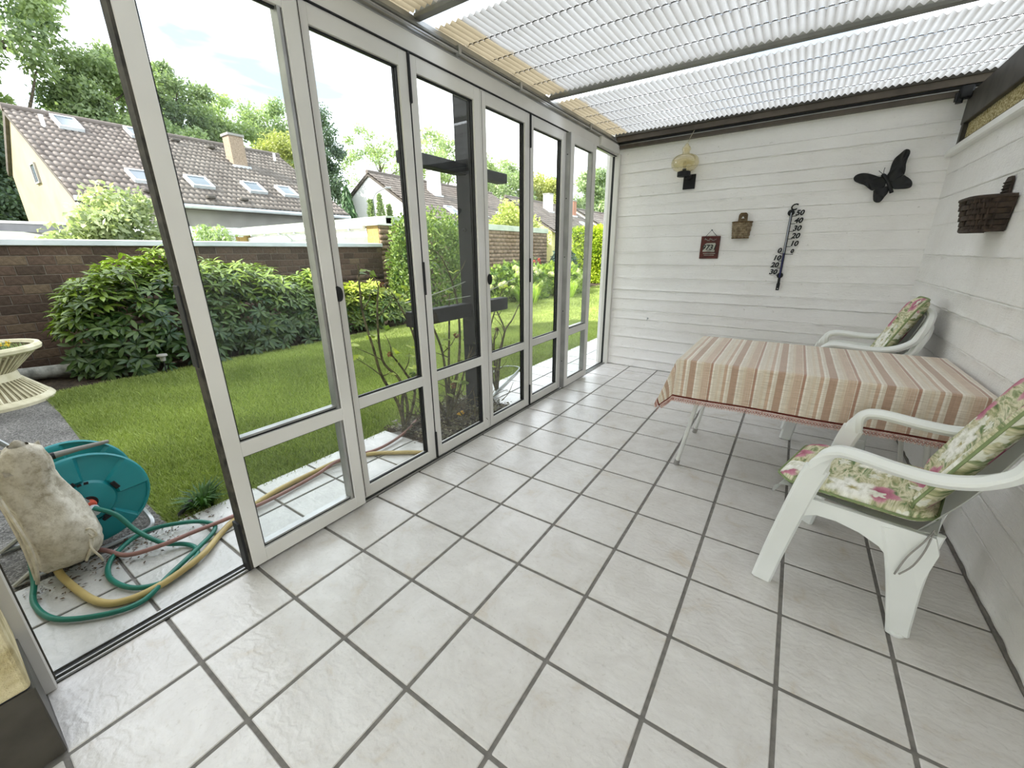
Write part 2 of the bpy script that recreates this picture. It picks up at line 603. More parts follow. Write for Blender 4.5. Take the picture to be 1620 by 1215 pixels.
# ================================================================== ROOF
ceiling = struct('ceiling')
ZR = 2.515
P_, AMP = 0.0405, 0.0105
BAY0, BAY = 4.44, 1.42
bays = []
yb = BAY0
while yb > -0.75:
    bays.append((max(yb - BAY, -0.78), yb)); yb -= BAY
for bi, (y0, y1) in enumerate(bays):
    y0g, y1g = y0 + (0.165 if y0 > -0.7 else 0), y1 - 0.022
    n = 5 if y1 - y0 > 1.2 else max(1, round((y1 - y0) / 0.284))
    st = (y1g - y0g) / n
    for k in range(n):
        ya, yc = y0g + k * st, y0g + (k + 1) * st + 0.006
        def fn(u, v, ya=ya, yc=yc):
            x = -0.42 + u * 2.925
            ph = x / P_ * 2 * PI
            tri = math.asin(0.93 * math.sin(ph)) / (PI / 2)
            return (x, ya + (yc - ya) * v, ZR + AMP * tri + (0.004 if v > 0.5 else 0.0))
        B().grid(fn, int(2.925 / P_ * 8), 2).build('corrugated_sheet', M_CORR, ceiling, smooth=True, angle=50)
    for k in range(1, n):
        yy = y0g + k * st
        B().box(-0.32, 2.5, yy - 0.002, yy + 0.002, ZR - 0.0005, ZR + 0.0025).build('support_wire', M_BRONZE, ceiling)
    if y0 > -0.7:
        B().box(-0.33, 2.5, y0 - 0.022, y0 + 0.024, ZR - 0.028, ZR - 0.006, 0.003).build('rafter', M_GREYBAR, ceiling)
        B().box(-0.33, 2.5, y0 - 0.006, y0 + 0.006, ZR - 0.006, ZR + 0.06).build('rafter_web', M_GREYBAR, ceiling)
# eaves gutter along the glass front and its tubes
B().box(-0.40, -0.325, -0.33, 4.52, 2.415, 2.50, 0.004).build('eaves_rail', M_ALU2, ceiling)
B().box(-0.335, -0.312, -0.33, 4.50, 2.452, 2.468, 0.003).build('cable_duct', M_GREYBAR, ceiling)
B().tube([(-0.308, -0.3, 2.436), (-0.308, 4.49, 2.436)], 0.007, 6).build('cable', M_ALU2, ceiling)
for yy in (0.75, 1.9, 2.55, 3.75):
    B().box(-0.33, -0.297, yy - 0.012, yy + 0.012, 2.425, 2.472, 0.002).build('cable_clip', M_ALU2, ceiling)

# brown double rail above the far wall
rail = struct('trim_2')
def along_far(b, o0, o1, z0, z1, bev=0.0, x0=-0.33, x1=2.45):
    a0, a1 = fwp(x0, o0), fwp(x0, o1); c0, c1 = fwp(x1, o0), fwp(x1, o1)
    return b.prism([(a0.x, a0.y), (c0.x, c0.y), (c1.x, c1.y), (a1.x, a1.y)], 'z', z0, z1)
along_far(B(), 0.0, 0.055, 2.395, 2.437).build('lower_rail', M_BROWN, rail)
along_far(B(), 0.0, 0.072, 2.437, 2.452).build('track_groove', M_BLACK, rail)
along_far(B(), 0.0, 0.098, 2.452, 2.500).build('upper_rail', M_BROWN, rail)
along_far(B(), 0.0, 0.112, 2.500, 2.530).build('capping', M_BRONZE, rail)
along_far(B(), 0.055, 0.062, 2.427, 2.432).build('silver_lip', M_ALU2, rail)
br = B()
br.box(2.26, 2.33, 4.33, 4.40, 2.36, 2.44, 0.01); br.lathe([(0, 0), (0.02, 0), (0.02, 0.05), (0, 0.05)], 12, (2.27, 4.36, 2.335)); br.tube([(2.25, 4.35, 2.40), (2.25, 4.35, 2.345)], 0.012, 8)
br.build('rail_bracket', M_BLACK, rail, smooth=True)

# ================================================================== GLASS FRONT
head = struct('trim_3')
B().box(-0.385, -0.326, -0.31, 4.53, 2.33, 2.418, 0.003).build('head_board', M_ALU, head)
B().box(-0.34, -0.322, -0.31, 4.52, 2.326, 2.331).build('head_seal', M_BLACK, head)
B().box(-0.385, -0.30, 4.02, 4.535, 2.345, 2.43, 0.004).build('head_end', M_ALU, head)
track = struct('trim_4')
B().box(-0.393, -0.315, -0.31, 4.53, -0.03, 0.0).build('track_base', M_DARKTRACK, track)
for xx in (-0.376, -0.345, -0.322):
    B().box(xx - 0.0025, xx + 0.0025, -0.30, 4.52, 0.0, 0.010).build('track_rail', M_ALU2, track)
B().box(-0.366, -0.348, -0.30, 4.52, 0.0, 0.004).build('track_groove', M_BLACK, track)
jamb = struct('trim_5')
B().box(-0.385, -0.29, -0.345, -0.300, 0.0, 2.33, 0.004).build('jamb_left', M_ALU, jamb)
B().box(-0.35, -0.325, -0.305, -0.296, 0.0, 2.33).build('jamb_seal', M_DARKTRACK, jamb)
B().box(-0.40, -0.375, -0.345, -0.31, 0.0, 2.33).build('jamb_lip', M_ALU2, jamb)
jr = struct('trim_6')
B().box(-0.345, -0.290, 4.515, 4.572, 0.0, 2.35, 0.003).build('jamb_right', M_ALU, jr)
B().box(-0.372, -0.345, 4.52, 4.57, 0.0, 2.35).build('jamb_gap', M_BLACK, jr)
B().box(-0.405, -0.372, 4.52, 4.60, 0.0, 2.35).build('jamb_outer', M_ALU, jr)

def door(name, y0, y1, xf, zb, zt, wl, wr, midz, bead=False):
    """a glazed aluminium leaf whose inner face lies at x=xf"""
    d = struct(name)
    xb = xf - 0.052
    rb, rt = 0.068, 0.075
    B().box(xb, xf, y0, y0 + wl, zb, zt, 0.003).build('stile', M_ALU, d)
    B().box(xb, xf, y1 - wr, y1, zb, zt, 0.003).build('stile', M_ALU, d)
    e = 0.0006
    m0, m1 = midz
    for nm, za, zc in (('bottom_rail', zb, zb + rb), ('middle_rail', m0, m1), ('top_rail', zt - rt, zt)):
        B().box(xb + e, xf - e, y0 + wl - 0.002, y1 - wr + 0.002, za, zc, 0.002).build(nm, M_ALU, d)
    for za, zc in ((zb + rb, m0), (m1, zt - rt)):
        xg = xf - 0.030
        B().box(xg - 0.003, xg + 0.003, y0 + wl - 0.004, y1 - wr + 0.004, za - 0.004, zc + 0.004).build('glass_pane', M_GLASS_HAZY if bead else M_GLASS, d)
        g = B()
        w = 0.008
        a, b_ = y0 + wl, y1 - wr
        dep = 0.016 if not bead else 0.014
        g.box(xg + 0.003, xg + dep, a, a + w, za, zc); g.box(xg + 0.003, xg + dep, b_ - w, b_, za, zc)
        g.box(xg + 0.003, xg + dep, a + w, b_ - w, za, za + w); g.box(xg + 0.003, xg + dep, a + w, b_ - w, zc - w, zc)
        g.box(xg - 0.018, xg - 0.003, a, a + w, za, zc); g.box(xg - 0.018, xg - 0.003, b_ - w, b_, za, zc)
        g.build('gasket', M_BLACK, d)
        if bead:
            g = B()
            g.box(xg - 0.018, xf - 0.002, b_ - 0.022, b_ - 0.009, za, zc); g.box(xg - 0.018, xf - 0.012, a + w, b_ - 0.022, za + 0.009, za + 0.018)
            g.build('glazing_bead', M_ALU2, d)
    return d
ZT = 2.325
d1 = door('door_1', 0.312, 0.905, -0.285, 0.022, 2.318, 0.060, 0.062, (0.548, 0.612), True)
B().box(-0.337, -0.288, 0.302, 0.312, 0.022, 2.318).build('edge_seal', M_DARKTRACK, d1)
B().box(-0.335, -0.29, 0.296, 0.303, 0.95, 1.25, 0.002).build('pull_handle', M_BLACK, d1)
B().box(-0.34, -0.29, 0.292, 0.302, 0.02, 0.26).build('guide_block', M_BLACK, d1)
d2 = door('door_2', 0.918, 1.513, -0.33, 0.018, ZT, 0.058, 0.062, (0.552, 0.612))
d3 = door('door_3', 1.519, 2.112, -0.33, 0.018, ZT, 0.055, 0.062, (0.552, 0.612))
d4 = door('door_4', 2.116, 2.713, -0.33, 0.018, ZT, 0.056, 0.066, (0.552, 0.612))
d5 = door('door_5', 2.719, 3.325, -0.33, 0.018, ZT, 0.053, 0.080, (0.552, 0.612))
d6 = door('door_6', 3.322, 3.872, -0.285, 0.022, 2.318, 0.072, 0.074, (0.548, 0.612), True)
B().box(-0.336, -0.286, 3.308, 3.322, 0.022, 2.318).build('edge_profile', M_ALU2, d6)
for zz in (0.3, 0.8, 1.3, 1.8, 2.15):
    B().lathe([(0, 0), (0.005, 0), (0.005, 0.003), (0, 0.003)], 8, M=Matrix.Translation((-0.311, 3.308, zz)) @ Matrix.Rotation(PI / 2, 4, 'X')).build('screw', M_BLACK, d6)
for dd, yy in ((d3, 1.516), (d5, 2.716)):
    for za, zc in ((0.02, 0.21), (1.11, 1.30), (2.10, 2.325)):
        B().box(-0.334, -0.318, yy - 0.007, yy + 0.007, za, zc, 0.003).build('hinge', M_BLACK, dd)
    B().box(-0.345, -0.3295, yy - 0.003, yy + 0.003, 0.02, ZT).build('joint_seal', M_BLACK, dd)
for dd, yy in ((d2, 0.926), (d4, 2.143)):
    h = B()
    M = Matrix.Translation((-0.33, yy + 0.012, 1.165)) @ Matrix.Rotation(PI / 2, 4, 'Y') @ Matrix.Diagonal((1.9, 1, 1, 1))
    h.lathe([(0, 0), (0.017, 0), (0.020, 0.004), (0.018, 0.018), (0.010, 0.024), (0, 0.026)], 16, M=M)
    h.build('latch_knob', M_BLACK, dd, smooth=True)
for dd, yy in ((d2, 0.938), (d4, 2.126)):
    B().box(-0.331, -0.3292, yy - 0.0018, yy + 0.0018, 0.03, ZT - 0.01).build('groove', M_DARKTRACK, dd)

# ================================================================== LEFT PIER, BACK OF THE ROOM, HOUSE
M_STONE = mat_var('yellow_rough_plaster', 'A89A72', 'D2C7A4', 16, 0.95, bscale=70, bstr=0.8, bdist=0.008)
M_PLINTH = mat_var('slate_blue_plinth', '131A28', '1B2434', 8, 0.7, bscale=60)
wall_left = struct('wall_left')
B().box(-0.29, -0.004, -0.74, -0.33, 0.262, 2.6, 0.012, seg=3).build('plaster_reveal', M_STONE, wall_left)
B().box(-0.33, -0.018, -0.74, -0.335, 0.0, 0.262, 0.004).build('plinth', M_PLINTH, wall_left)
B().box(-0.28, -0.010, -0.70, -0.327, 0.0, 0.255, 0.004).build('plinth_edge', M_BRONZE, wall_left)
B().box(-0.72, -0.39, -0.74, -0.33, -0.05, 2.6, 0.012, seg=2).build('plaster_outside', M_STONE, wall_left)
# unseen living room behind the camera's doorway; window front added to bounce daylight in
M_RENDER = mat_var('pale_house_render', 'D8CFB8', 'E4DCC8', 2, 0.9, bscale=50)
def wall_box(name, m, *d):
    return props(B().box(*d).build(name, m), kind='structure')
wall_box('wall_house', M_RENDER, -6.7, 9.0, -4.2, -0.81, 2.72, 8.4)
wall_box('wall_house_left', M_RENDER, -6.7, -0.16, -4.2, -0.81, -0.2, 2.72)
wall_box('wall_house_right', M_RENDER, 5.4, 9.0, -4.2, -0.81, -0.2, 2.72)
wall_box('wall_back', M_WALL_SMOOTH, 2.34, 5.4, -0.81, -0.76, -0.05, 2.72)
wall_box('wall_back_header', M_WALL_SMOOTH, -0.16, 2.34, -0.81, -0.76, 2.42, 2.72)
wall_box('wall_inner_left', M_WALL_SMOOTH, -0.16, -0.12, -4.2, -0.81, 0.0, 2.66)
wall_box('wall_inner_right', M_WALL_SMOOTH, 5.36, 5.4, -4.2, -0.81, 0.0, 2.66)
wall_box('ceiling_inner', M_WALL_SMOOTH, -0.16, 5.4, -4.2, -0.81, 2.66, 2.72)
wall_box('floor_inner', mat_var('pale_living_room_floor', 'DAD6D0', 'E4E1DC', 3, 0.5), -0.16, 5.4, -4.2, -0.81, -0.06, -0.002)
wf = struct('window_added')
for xx in (-0.12, 1.24, 2.60, 3.96, 5.30):
    B().box(xx, xx + 0.06, -4.19, -4.12, 0.0, 2.60).build('mullion', M_ALU, wf)
for z0, z1 in ((0.0, 0.08), (2.56, 2.66)):
    B().box(-0.12, 5.36, -4.185, -4.125, z0, z1).build('rail', M_ALU, wf)
for k in range(4):
    B().box(-0.06 + k * 1.36, 1.24 + k * 1.36, -4.158, -4.152, 0.08, 2.56).build('glass_pane', M_GLASS, wf)
wr2 = B().box(2.56, 2.9, -0.8, 6.0, -0.1, 1.9).build('wall_neighbour', M_RENDER)
props(wr2, kind='structure')

# ================================================================== GROUND OUTSIDE
def m_lawn():
    t = NT('lawn_soil_green')
    v = t.coord('Object')
    c = t.ramp(t.noise(v, 2.2, 6, 0.65), [(0.30, '7E8250'), (0.50, '748648'), (0.70, '8A9854')])
    t.color(c)
    t.bump(t.noise(v, 120, 3, 0.7), 0.8, 0.02)
    return t.set(0.95, 0, 0.1)
M_LAWN = m_lawn()
def m_gravel():
    t = NT('exposed_aggregate')
    v = t.coord('Object')
    vo = t.new('TexVoronoi'); vo.inputs['Scale'].default_value = 130; t.link(v, vo.inputs['Vector'])
    c = t.ramp(vo.outputs['Color'], [(0.1, '4A4947'), (0.5, '767370'), (0.9, 'A09D99')])
    g = t.ramp(t.noise(v, 3, 4), [(0.3, 'B8B8B8'), (0.7, 'FFFFFF')])
    t.color(t.mix(1.0, c, g, 'MULTIPLY'))
    t.bump(vo.outputs['Distance'], 0.7, 0.006)
    return t.set(0.9)
M_GRAVEL = m_gravel()
M_SOIL = mat_var('dark_soil', '2A221A', '4B3F30', 18, 1.0, bscale=60, bstr=1.0, bdist=0.02)
lawn = B().prism([(-1.065, 0.24), (-1.065, 17.5), (-4.9, 17.5), (-4.9, 3.4), (-4.75, 1.5), (-4.7, 0.34), (-2.9, 0.25)], 'z', -0.16, -0.035).build('lawn', M_LAWN)
props(lawn, kind='structure')
pth = B().prism([(-1.065, -0.8), (-1.065, 0.24), (-2.9, 0.25), (-4.7, 0.34), (-5.4, 0.30), (-6.4, -0.1), (-6.4, -0.8)], 'z', -0.16, -0.03).build('path', M_GRAVEL)
props(pth, kind='structure')
def soil_fn(u, v):
    x = -6.62 + u * 1.95; y = -0.4 + v * 18
    return (x, y, -0.05 + 0.035 * mnoise.noise(Vector((x * 3, y * 3, 0))) + 0.02 * mnoise.noise(Vector((x * 11, y * 11, 4))))
soil = B().grid(soil_fn, 40, 240).build('flower_bed', M_SOIL, smooth=True, angle=None)
props(soil, kind='structure')
far_ground = B().box(-70, 12, -30, 90, -0.5, -0.17).build('ground', M_LAWN)
props(far_ground, kind='structure')

terrace = B().box(-1.065, -0.395, -0.76, 8.5, -0.10, -0.024).build('terrace', M_GROUT)
props(terrace, kind='structure')
for i in range(-2, 25):
    for j in range(2):
        if i in (5, 6) or (i == 7):
            continue
        x0 = -1.06 + j * 0.333; y0 = i * 0.3342 + 0.006
        link('tile', tile_mesh(0.322, 0.3225, M_TILE_OUT), terrace, (x0 + 0.1665 + (0.004 if j else 0), y0 + 0.161, -0.016))
def rb_fn(u, v):
    x = -1.12 + u * 0.71; y = 1.60 + v * 1.10
    e = math.sin(PI * u) * math.sin(PI * v)
    return (x, y, -0.03 + 0.05 * e + 0.02 * mnoise.noise(Vector((x * 9, y * 9, 0))) + 0.012 * mnoise.noise(Vector((x * 30, y * 30, 0))))
rose_bed = B().grid(rb_fn, 40, 60).build('rose_bed', M_SOIL, smooth=True, angle=None)
props(rose_bed, kind='structure')

# grass blades, denser near the terrace
M_GRASS = m_leaf('grass_blade', '6E7C42', 'AEBA6E', 0.3, 0.6)
def grass(name, n, x0, x1, y0, y1, hmin, hmax, parent=None):
    x = rng.uniform(x0, x1, n); y = y0 + (y1 - y0) * rng.power(0.75, n)
    lim = 0.24 + np.clip((-x - 1.065) / 3.6, 0, 1) * 0.08
    ok = y > lim
    x, y = x[ok], y[ok]; n = len(x)
    a = rng.uniform(0, 2 * PI, n); h = rng.uniform(hmin, hmax, n); w = rng.uniform(0.003, 0.006, n)
    le = rng.uniform(0.2, 1.1, n) * h
    la = rng.uniform(0, 2 * PI, n)
    b0 = np.stack([x + np.cos(a) * w, y + np.sin(a) * w, np.full(n, -0.037)], 1)
    b1 = np.stack([x - np.cos(a) * w, y - np.sin(a) * w, np.full(n, -0.037)], 1)
    tp = np.stack([x + np.cos(la) * le, y + np.sin(la) * le, -0.037 + h], 1)
    V = np.stack([b0, b1, tp], 1).reshape(-1, 3)
    sh = np.repeat(np.clip(rng.normal(0.45, 0.22, n) + 0.22 * np.sin(x * 2.1 + 1.3 * np.sin(y * 1.7)) + 0.16 * np.sin(x * 5.3 + 2 * np.sin(y * 3.1) + 1.0) * np.sin(y * 4.3), 0, 1), 3)
    o = link(name, np_mesh(name, V, np.arange(n * 3).reshape(-1, 3), M_GRASS, sh), parent)
    return o
g1 = grass('lawn_grass', 300000, -4.85, -1.03, 0.22, 9.0, 0.015, 0.045)
props(g1, 'short green lawn grass between the terrace tiles and the shrubs', 'grass', kind='stuff')
g2 = grass('lawn_grass', 60000, -5.2, -1.03, 9.0, 17.0, 0.03, 0.08)
props(g2, 'sunlit lawn grass farther off in front of the clipped hedge', 'grass', kind='stuff')
# ================================================================== GARDEN WALL OF BRICK
def m_brick(name, c0, c1, c2):
    t = NT(name)
    at = t.new('Attribute', attribute_name='shade'); oi = t.new('ObjectInfo')
    f = t.math('FRACT', t.math('ADD', at.outputs['Fac'], oi.outputs['Random']))
    v = t.coord('Object')
    c = t.ramp(f, [(0.0, c0), (0.45, c1), (0.8, c1), (1.0, c2)])
    n = t.ramp(t.noise(v, 22, 5, 0.7), [(0.3, '8C8680'), (0.6, 'FFFFFF')])
    t.color(t.mix(0.6, c, n, 'MULTIPLY'))
    t.bump(t.noise(v, 60, 4, 0.65), 0.6, 0.006)
    return t.set(0.9, 0, 0.2)
M_BRICK = m_brick('brown_brick', '4C4038', '604F45', '726352')
M_BRICK2 = m_brick('tan_brick', '7A6854', '98846E', '867460')
M_BRICKY = m_brick('yellow_brick', 'A08450', 'B49860', 'BCA26C')
M_MORTAR = mat_var('mortar', '625850', '72685F', 30, 0.95, bscale=120)
M_COPING = mat_var('grey_metal_coping', 'B9BFC4', 'CDD2D6', 3, 0.4, 0.1)

def np_boxes(bx):
    bx = np.asarray(bx, dtype=np.float64)
    n = len(bx)
    c = np.array([[0, 2, 4], [1, 2, 4], [1, 3, 4], [0, 3, 4], [0, 2, 5], [1, 2, 5], [1, 3, 5], [0, 3, 5]])
    V = bx[:, c].reshape(-1, 3)
    f = np.array([[0, 3, 2, 1], [4, 5, 6, 7], [0, 1, 5, 4], [1, 2, 6, 5], [2, 3, 7, 6], [3, 0, 4, 7]])
    F = (np.arange(n)[:, None, None] * 8 + f[None]).reshape(-1, 4)
    return V, F

def brick_face(wall, x, y0, y1, z0, z1, single, mat, L=0.252, H=0.118, J=0.011):
    """bricks on a face looking +x; those for which single(y,z) holds become objects of their own"""
    bme = {}
    rest = []
    z = z1; k = 0
    while z - H > z0 - 0.2:
        y = y0 - (0.5 * L if k % 2 else 0) - L
        while y < y1:
            a, b = max(y, y0), min(y + L - J, y1)
            if b - a > 0.03:
                zc = z - H / 2
                if single((a + b) / 2, zc):
                    key = round(b - a, 2)
                    if key not in bme:
                        bme[key] = B().box(-0.05, 0.0, -(b - a) / 2, (b - a) / 2, -(H - J) / 2, (H - J) / 2, 0.005).mesh('brick', mat)
                    link('brick', bme[key], wall, (x + random.uniform(-0.003, 0.003), (a + b) / 2, zc))
                else:
                    rest.append((x - 0.05, x + random.uniform(-0.003, 0.003), a, b, z - H + J / 2, z - J / 2))
            y += L
        z -= H; k += 1
    if rest:
        V, F = np_boxes(rest)
        o = link('brick_courses', np_mesh('brick_courses', V, F, mat, np.repeat(rng.random(len(rest)), 8)), wall)
        o['kind'] = 'stuff'
garden_wall = B().box(-6.84, -6.608, -1.2, 6.33, -0.2, 1.485).build('wall_garden', M_MORTAR)
props(garden_wall, kind='structure')
brick_face(garden_wall, -6.6, -0.6, 6.32, 0.0, 1.482, lambda y, z: y > -0.1 and (z > 0.85 or y < 1.5), M_BRICK)
coping = B().prism([(-6.90, 1.49), (-6.555, 1.49), (-6.555, 1.555), (-6.57, 1.562), (-6.885, 1.575), (-6.90, 1.56)], 'y', -1.3, 6.34).build('trim_7', M_COPING)
props(coping, kind='structure')

# ================================================================== GARAGES BEHIND THE WALL
M_WHITE = mat_var('white_paint', 'E4E4E2', 'F0F0EE', 3, 0.5)
M_FASCIA = mat_var('grey_green_fascia', 'A9B3A2', 'BAC2B2', 4, 0.6)
M_GREYR = mat_var('grey_render', '8E8B87', '9C9994', 2, 0.9, bscale=40)
M_ROOFFELT = mat_var('roof_felt', '5A5854', '6A6864', 6, 0.95)
ga = thing('garage', 'brick garage with grey-green fascia standing beyond the garden wall', 'garage', (-6.6, 6.4, 0))
ga_o = Vector((-6.6, 6.4, 0))
B().box(-0.35, -0.012, 0.02, 7.8, -0.2, 2.0).build('wall', M_MORTAR, ga)
brick_face(ga, 0.0, -0.06, 7.8, 0.0, 2.0, lambda y, z: False, M_BRICK2)
B().box(-7.0, -0.30, 0.30, 7.8, -0.2, 1.95).build('garage_body', M_WHITE, ga)
B().box(-7.05, 0.03, 0.12, 7.85, 2.0, 2.17, 0.006).build('fascia', M_FASCIA, ga)
B().box(-7.0, -0.05, 0.2, 7.8, 2.10, 2.18).build('flat_roof', M_ROOFFELT, ga)
for px_ in (-0.34, -6.95):
    p = B().box(px_ - 0.13, px_ + 0.13 if px_ < -1 else -0.03, -0.06, 0.28, -0.2, 1.96, 0.004).build('pillar', M_BRICKY, ga)
    B().box(px_ - 0.22, px_ + 0.16 if px_ < -1 else 0.03, -0.14, 0.3, 1.96, 2.14, 0.01).build('pillar_cap', M_WHITE, ga)
for k in range(3):
    x1 = -0.52 - k * 2.12; x0 = x1 - 2.02
    d = B().box(x0, x1, 0.18, 0.24, -0.1, 1.86, 0.004).build('garage_door', M_WHITE, ga)
    for q in range(6):
        B().box(x0 + 0.02, x1 - 0.02, 0.172, 0.182, 0.02 + q * 0.31, 0.28 + q * 0.31, 0.006).build('door_panel', M_WHITE, d)
gut = B().tube([(-6.85, -0.12, 1.965), (-0.50, -0.12, 1.945)], 0.062, 10).build('gutter', M_WHITE, ga, smooth=True)
for k in range(8):
    B().box(-6.6 + k * 0.8, -6.57 + k * 0.8, -0.19, -0.05, 1.87, 2.02).build('gutter_bracket', M_COPING, gut)
B().tube([(-4.0, -0.12, 1.9), (-4.05, 0.1, 1.75), (-4.05, 0.12, 0.0)], 0.035, 8).build('downpipe', M_COPING, ga, smooth=True)

gb = thing('flat_roof_garage', 'low grey flat-roofed garage with a white roof edge at the far left', 'garage', (-11.0, 2.15, 0))
B().box(-3.2, -0.05, -8.0, -0.05, -0.2, 1.80).build('wall', M_GREYR, gb)
B().box(-3.3, 0.0, -8.1, 0.0, 1.80, 1.955, 0.005).build('fascia', mat_var('slate_fascia', '6E6F73', '7C7D80', 4, 0.6), gb)
B().box(-3.34, 0.03, -8.14, 0.0, 1.955, 2.0, 0.005).build('roof_edge', M_WHITE, gb)
B().box(-0.10, 0.04, -0.07, 0.05, -0.2, 2.10, 0.005).build('corner_post', M_GREYR, gb)

M_CAR = mat_var('white_car_paint', 'E8E9EA', 'EFF0F1', 2, 0.15, spec=0.6)
M_CARGLASS = mat_var('dark_car_glass', '15181B', '202428', 2, 0.08)
car = thing('car', 'white car whose curved roof just shows above the garden wall', 'car', (-9.9, 0.08, -0.12))
prof = [(-2.1, 0.35), (-2.15, 0.75), (-1.9, 1.0), (-1.45, 1.10), (-0.95, 1.62), (-0.5, 1.80), (0.3, 1.88), (1.1, 1.86), (1.65, 1.74), (1.95, 1.45), (2.1, 1.1), (2.15, 0.6), (2.1, 0.35)]
B().prism(prof, 'x', -0.78, 0.78).build('body', M_CAR, car, smooth=True, angle=35)
B().prism([(-1.2, 1.15), (-0.75, 1.6), (0.2, 1.72), (1.3, 1.66), (1.75, 1.18)], 'x', -0.79, 0.79).build('side_window', M_CARGLASS, car)
for sx in (-0.68, 0.68):
    for sy in (-1.35, 1.35):
        B().lathe([(0, -0.1), (0.2, -0.1), (0.32, -0.09), (0.33, 0), (0.32, 0.09), (0.2, 0.1), (0, 0.1)], 20, M=Matrix.Translation((sx, sy, 0.33)) @ Matrix.Rotation(PI / 2, 4, 'Y')).build('wheel', M_BLACK, car, smooth=True)

# ================================================================== HOUSES
EX, EZ, RX, RZ, FX, FZ = -14.0, 2.80, -18.5, 5.45, -21.0, 4.05
def m_rooftile(name, a, b):
    t = NT(name)
    at = t.new('Attribute', attribute_name='shade')
    v = t.coord('Object')
    c = t.ramp(at.outputs['Fac'], [(0, a), (1, b)])
    t.color(t.mix(0.5, c, t.ramp(t.noise(v, 6, 5, 0.7), [(0.3, 'A09C96'), (0.7, 'FFFFFF')]), 'MULTIPLY'))
    return t.set(0.7, 0, 0.3)
M_RT = m_rooftile('grey_brown_roof_tile', '6C645E', '877F78')
M_CREAM = mat_var('cream_render', '8E7F67', '988A72', 1.5, 0.9, bscale=30)
M_WHITER = mat_var('white_render', 'E6E6E4', 'EFEFED', 1.5, 0.9, bscale=30)
M_YELLOWR = mat_var('yellow_render', 'B5AC76', 'C0B784', 1.5, 0.9, bscale=30)
M_CHIM = m_brick('chimney_brick', '8A7868', 'A08E7C', 'B3A08C')
M_CHIMR = m_brick('red_chimney_brick', 'A0705E', 'B5826E', 'C0917C')
M_CHIMW = mat_var('white_chimney_plaster', 'DDDBD6', 'E8E6E2', 3, 0.9)
M_VERGE = mat_var('dark_verge_board', '46413C', '57514A', 6, 0.7)
M_SKYGLASS = mat_var('skylight_glass', '4E5860', '5E6870', 1, 0.12, spec=0.5)

def slope_pt(y, s, up=0.0):
    """a point on the near roof slope: y along the ridge, s metres up from the eave"""
    D = Vector((RX - EX, 0, RZ - EZ)).normalized(); N = Vector((-D.z, 0, D.x)); N = N if N.z > 0 else -N
    return Vector((EX, y, EZ)) + D * s + N * up

def roof_tiles(y0, y1, L, pitch_y, pitch_s):
    D = np.array([RX - EX, 0, RZ - EZ]); D = D / np.linalg.norm(D); N = np.array([-D[2], 0, D[0]]); N = N if N[2] > 0 else -N
    ny, ns = int(round((y1 - y0) / pitch_y)), int(math.ceil(L / pitch_s))
    prof = [(0.0, 0.0), (0.22, 0.026), (0.44, 0.030), (0.66, 0.018), (0.84, -0.004), (1.0, 0.0)]
    V, F, A = [], [], []
    for i in range(ns):
        for j in range(ny):
            b = len(V)
            sh = random.random()
            jit = random.uniform(-0.006, 0.006)
            for (s, up) in ((i * pitch_s - 0.03, 0.075), ((i + 1) * pitch_s, 0.045)):
                for (py, pz) in prof:
                    P = np.array([EX, y0 + (j + py) * (y1 - y0) / ny, EZ]) + D * (min(s, L) + jit) + N * (up + pz)
                    V.append(P); A.append(sh)
            m = len(prof)
            for q in range(m - 1):
                F.append((b + q, b + q + 1, b + m + q + 1, b + m + q))
            lo = len(V)
            for (py, pz) in prof:       # thickness of the lower edge
                P = np.array([EX, y0 + (j + py) * (y1 - y0) / ny, EZ]) + D * (i * pitch_s - 0.03 + jit) + N * (0.03 + pz)
                V.append(P); A.append(sh)
            for q in range(m - 1):
                F.append((lo + q, lo + q + 1, b + q + 1, b + q))
    return np.array(V), np.array(F), A

def house(name, label, y0, y1, wallmat, frontmat, tile_y=0.152, tile_s=0.315):
    h = thing(name, label, 'house', (0, 0, 0))
    sec = [(EX - 0.35, -0.3), (EX - 0.35, EZ + 0.05), (RX, RZ - 0.15), (FX + 0.15, FZ - 0.1), (FX + 0.15, -0.3)]
    B().prism(sec, 'y', y0 + 0.08, y1).build('wall', wallmat, h)
    B().box(EX - 0.36, EX - 0.30, y0 + 0.1, y1, -0.3, EZ - 0.02).build('front_wall', frontmat, h)
    B().prism([(EX, EZ - 0.02), (RX, RZ - 0.02), (FX, FZ - 0.02), (FX, FZ - 0.12), (RX, RZ - 0.14), (EX, EZ - 0.14)], 'y', y0, y1).build('roof', M_VERGE, h)
    L = math.hypot(RX - EX, RZ - EZ)
    V, F, A = roof_tiles(y0 - 0.02, y1, L, tile_y, tile_s)
    o = link('roof_tiles', np_mesh('roof_tiles', V, F, M_RT, A), h); o['kind'] = 'stuff'
    B().prism([(RX, RZ), (RX, RZ + 0.06), (FX, FZ + 0.06), (FX, FZ)], 'y', y0, y1).build('rear_roof', M_RT, h)
    B().tube([(RX, y0 - 0.03, RZ + 0.07), (RX, y1, RZ + 0.07)], 0.11, 10).build('ridge', M_RT, h, smooth=True)
    B().tube([(EX + 0.06, y0, EZ - 0.04), (EX + 0.06, y1, EZ - 0.06)], 0.065, 8).build('gutter', M_COPING, h, smooth=True)
    return h, L

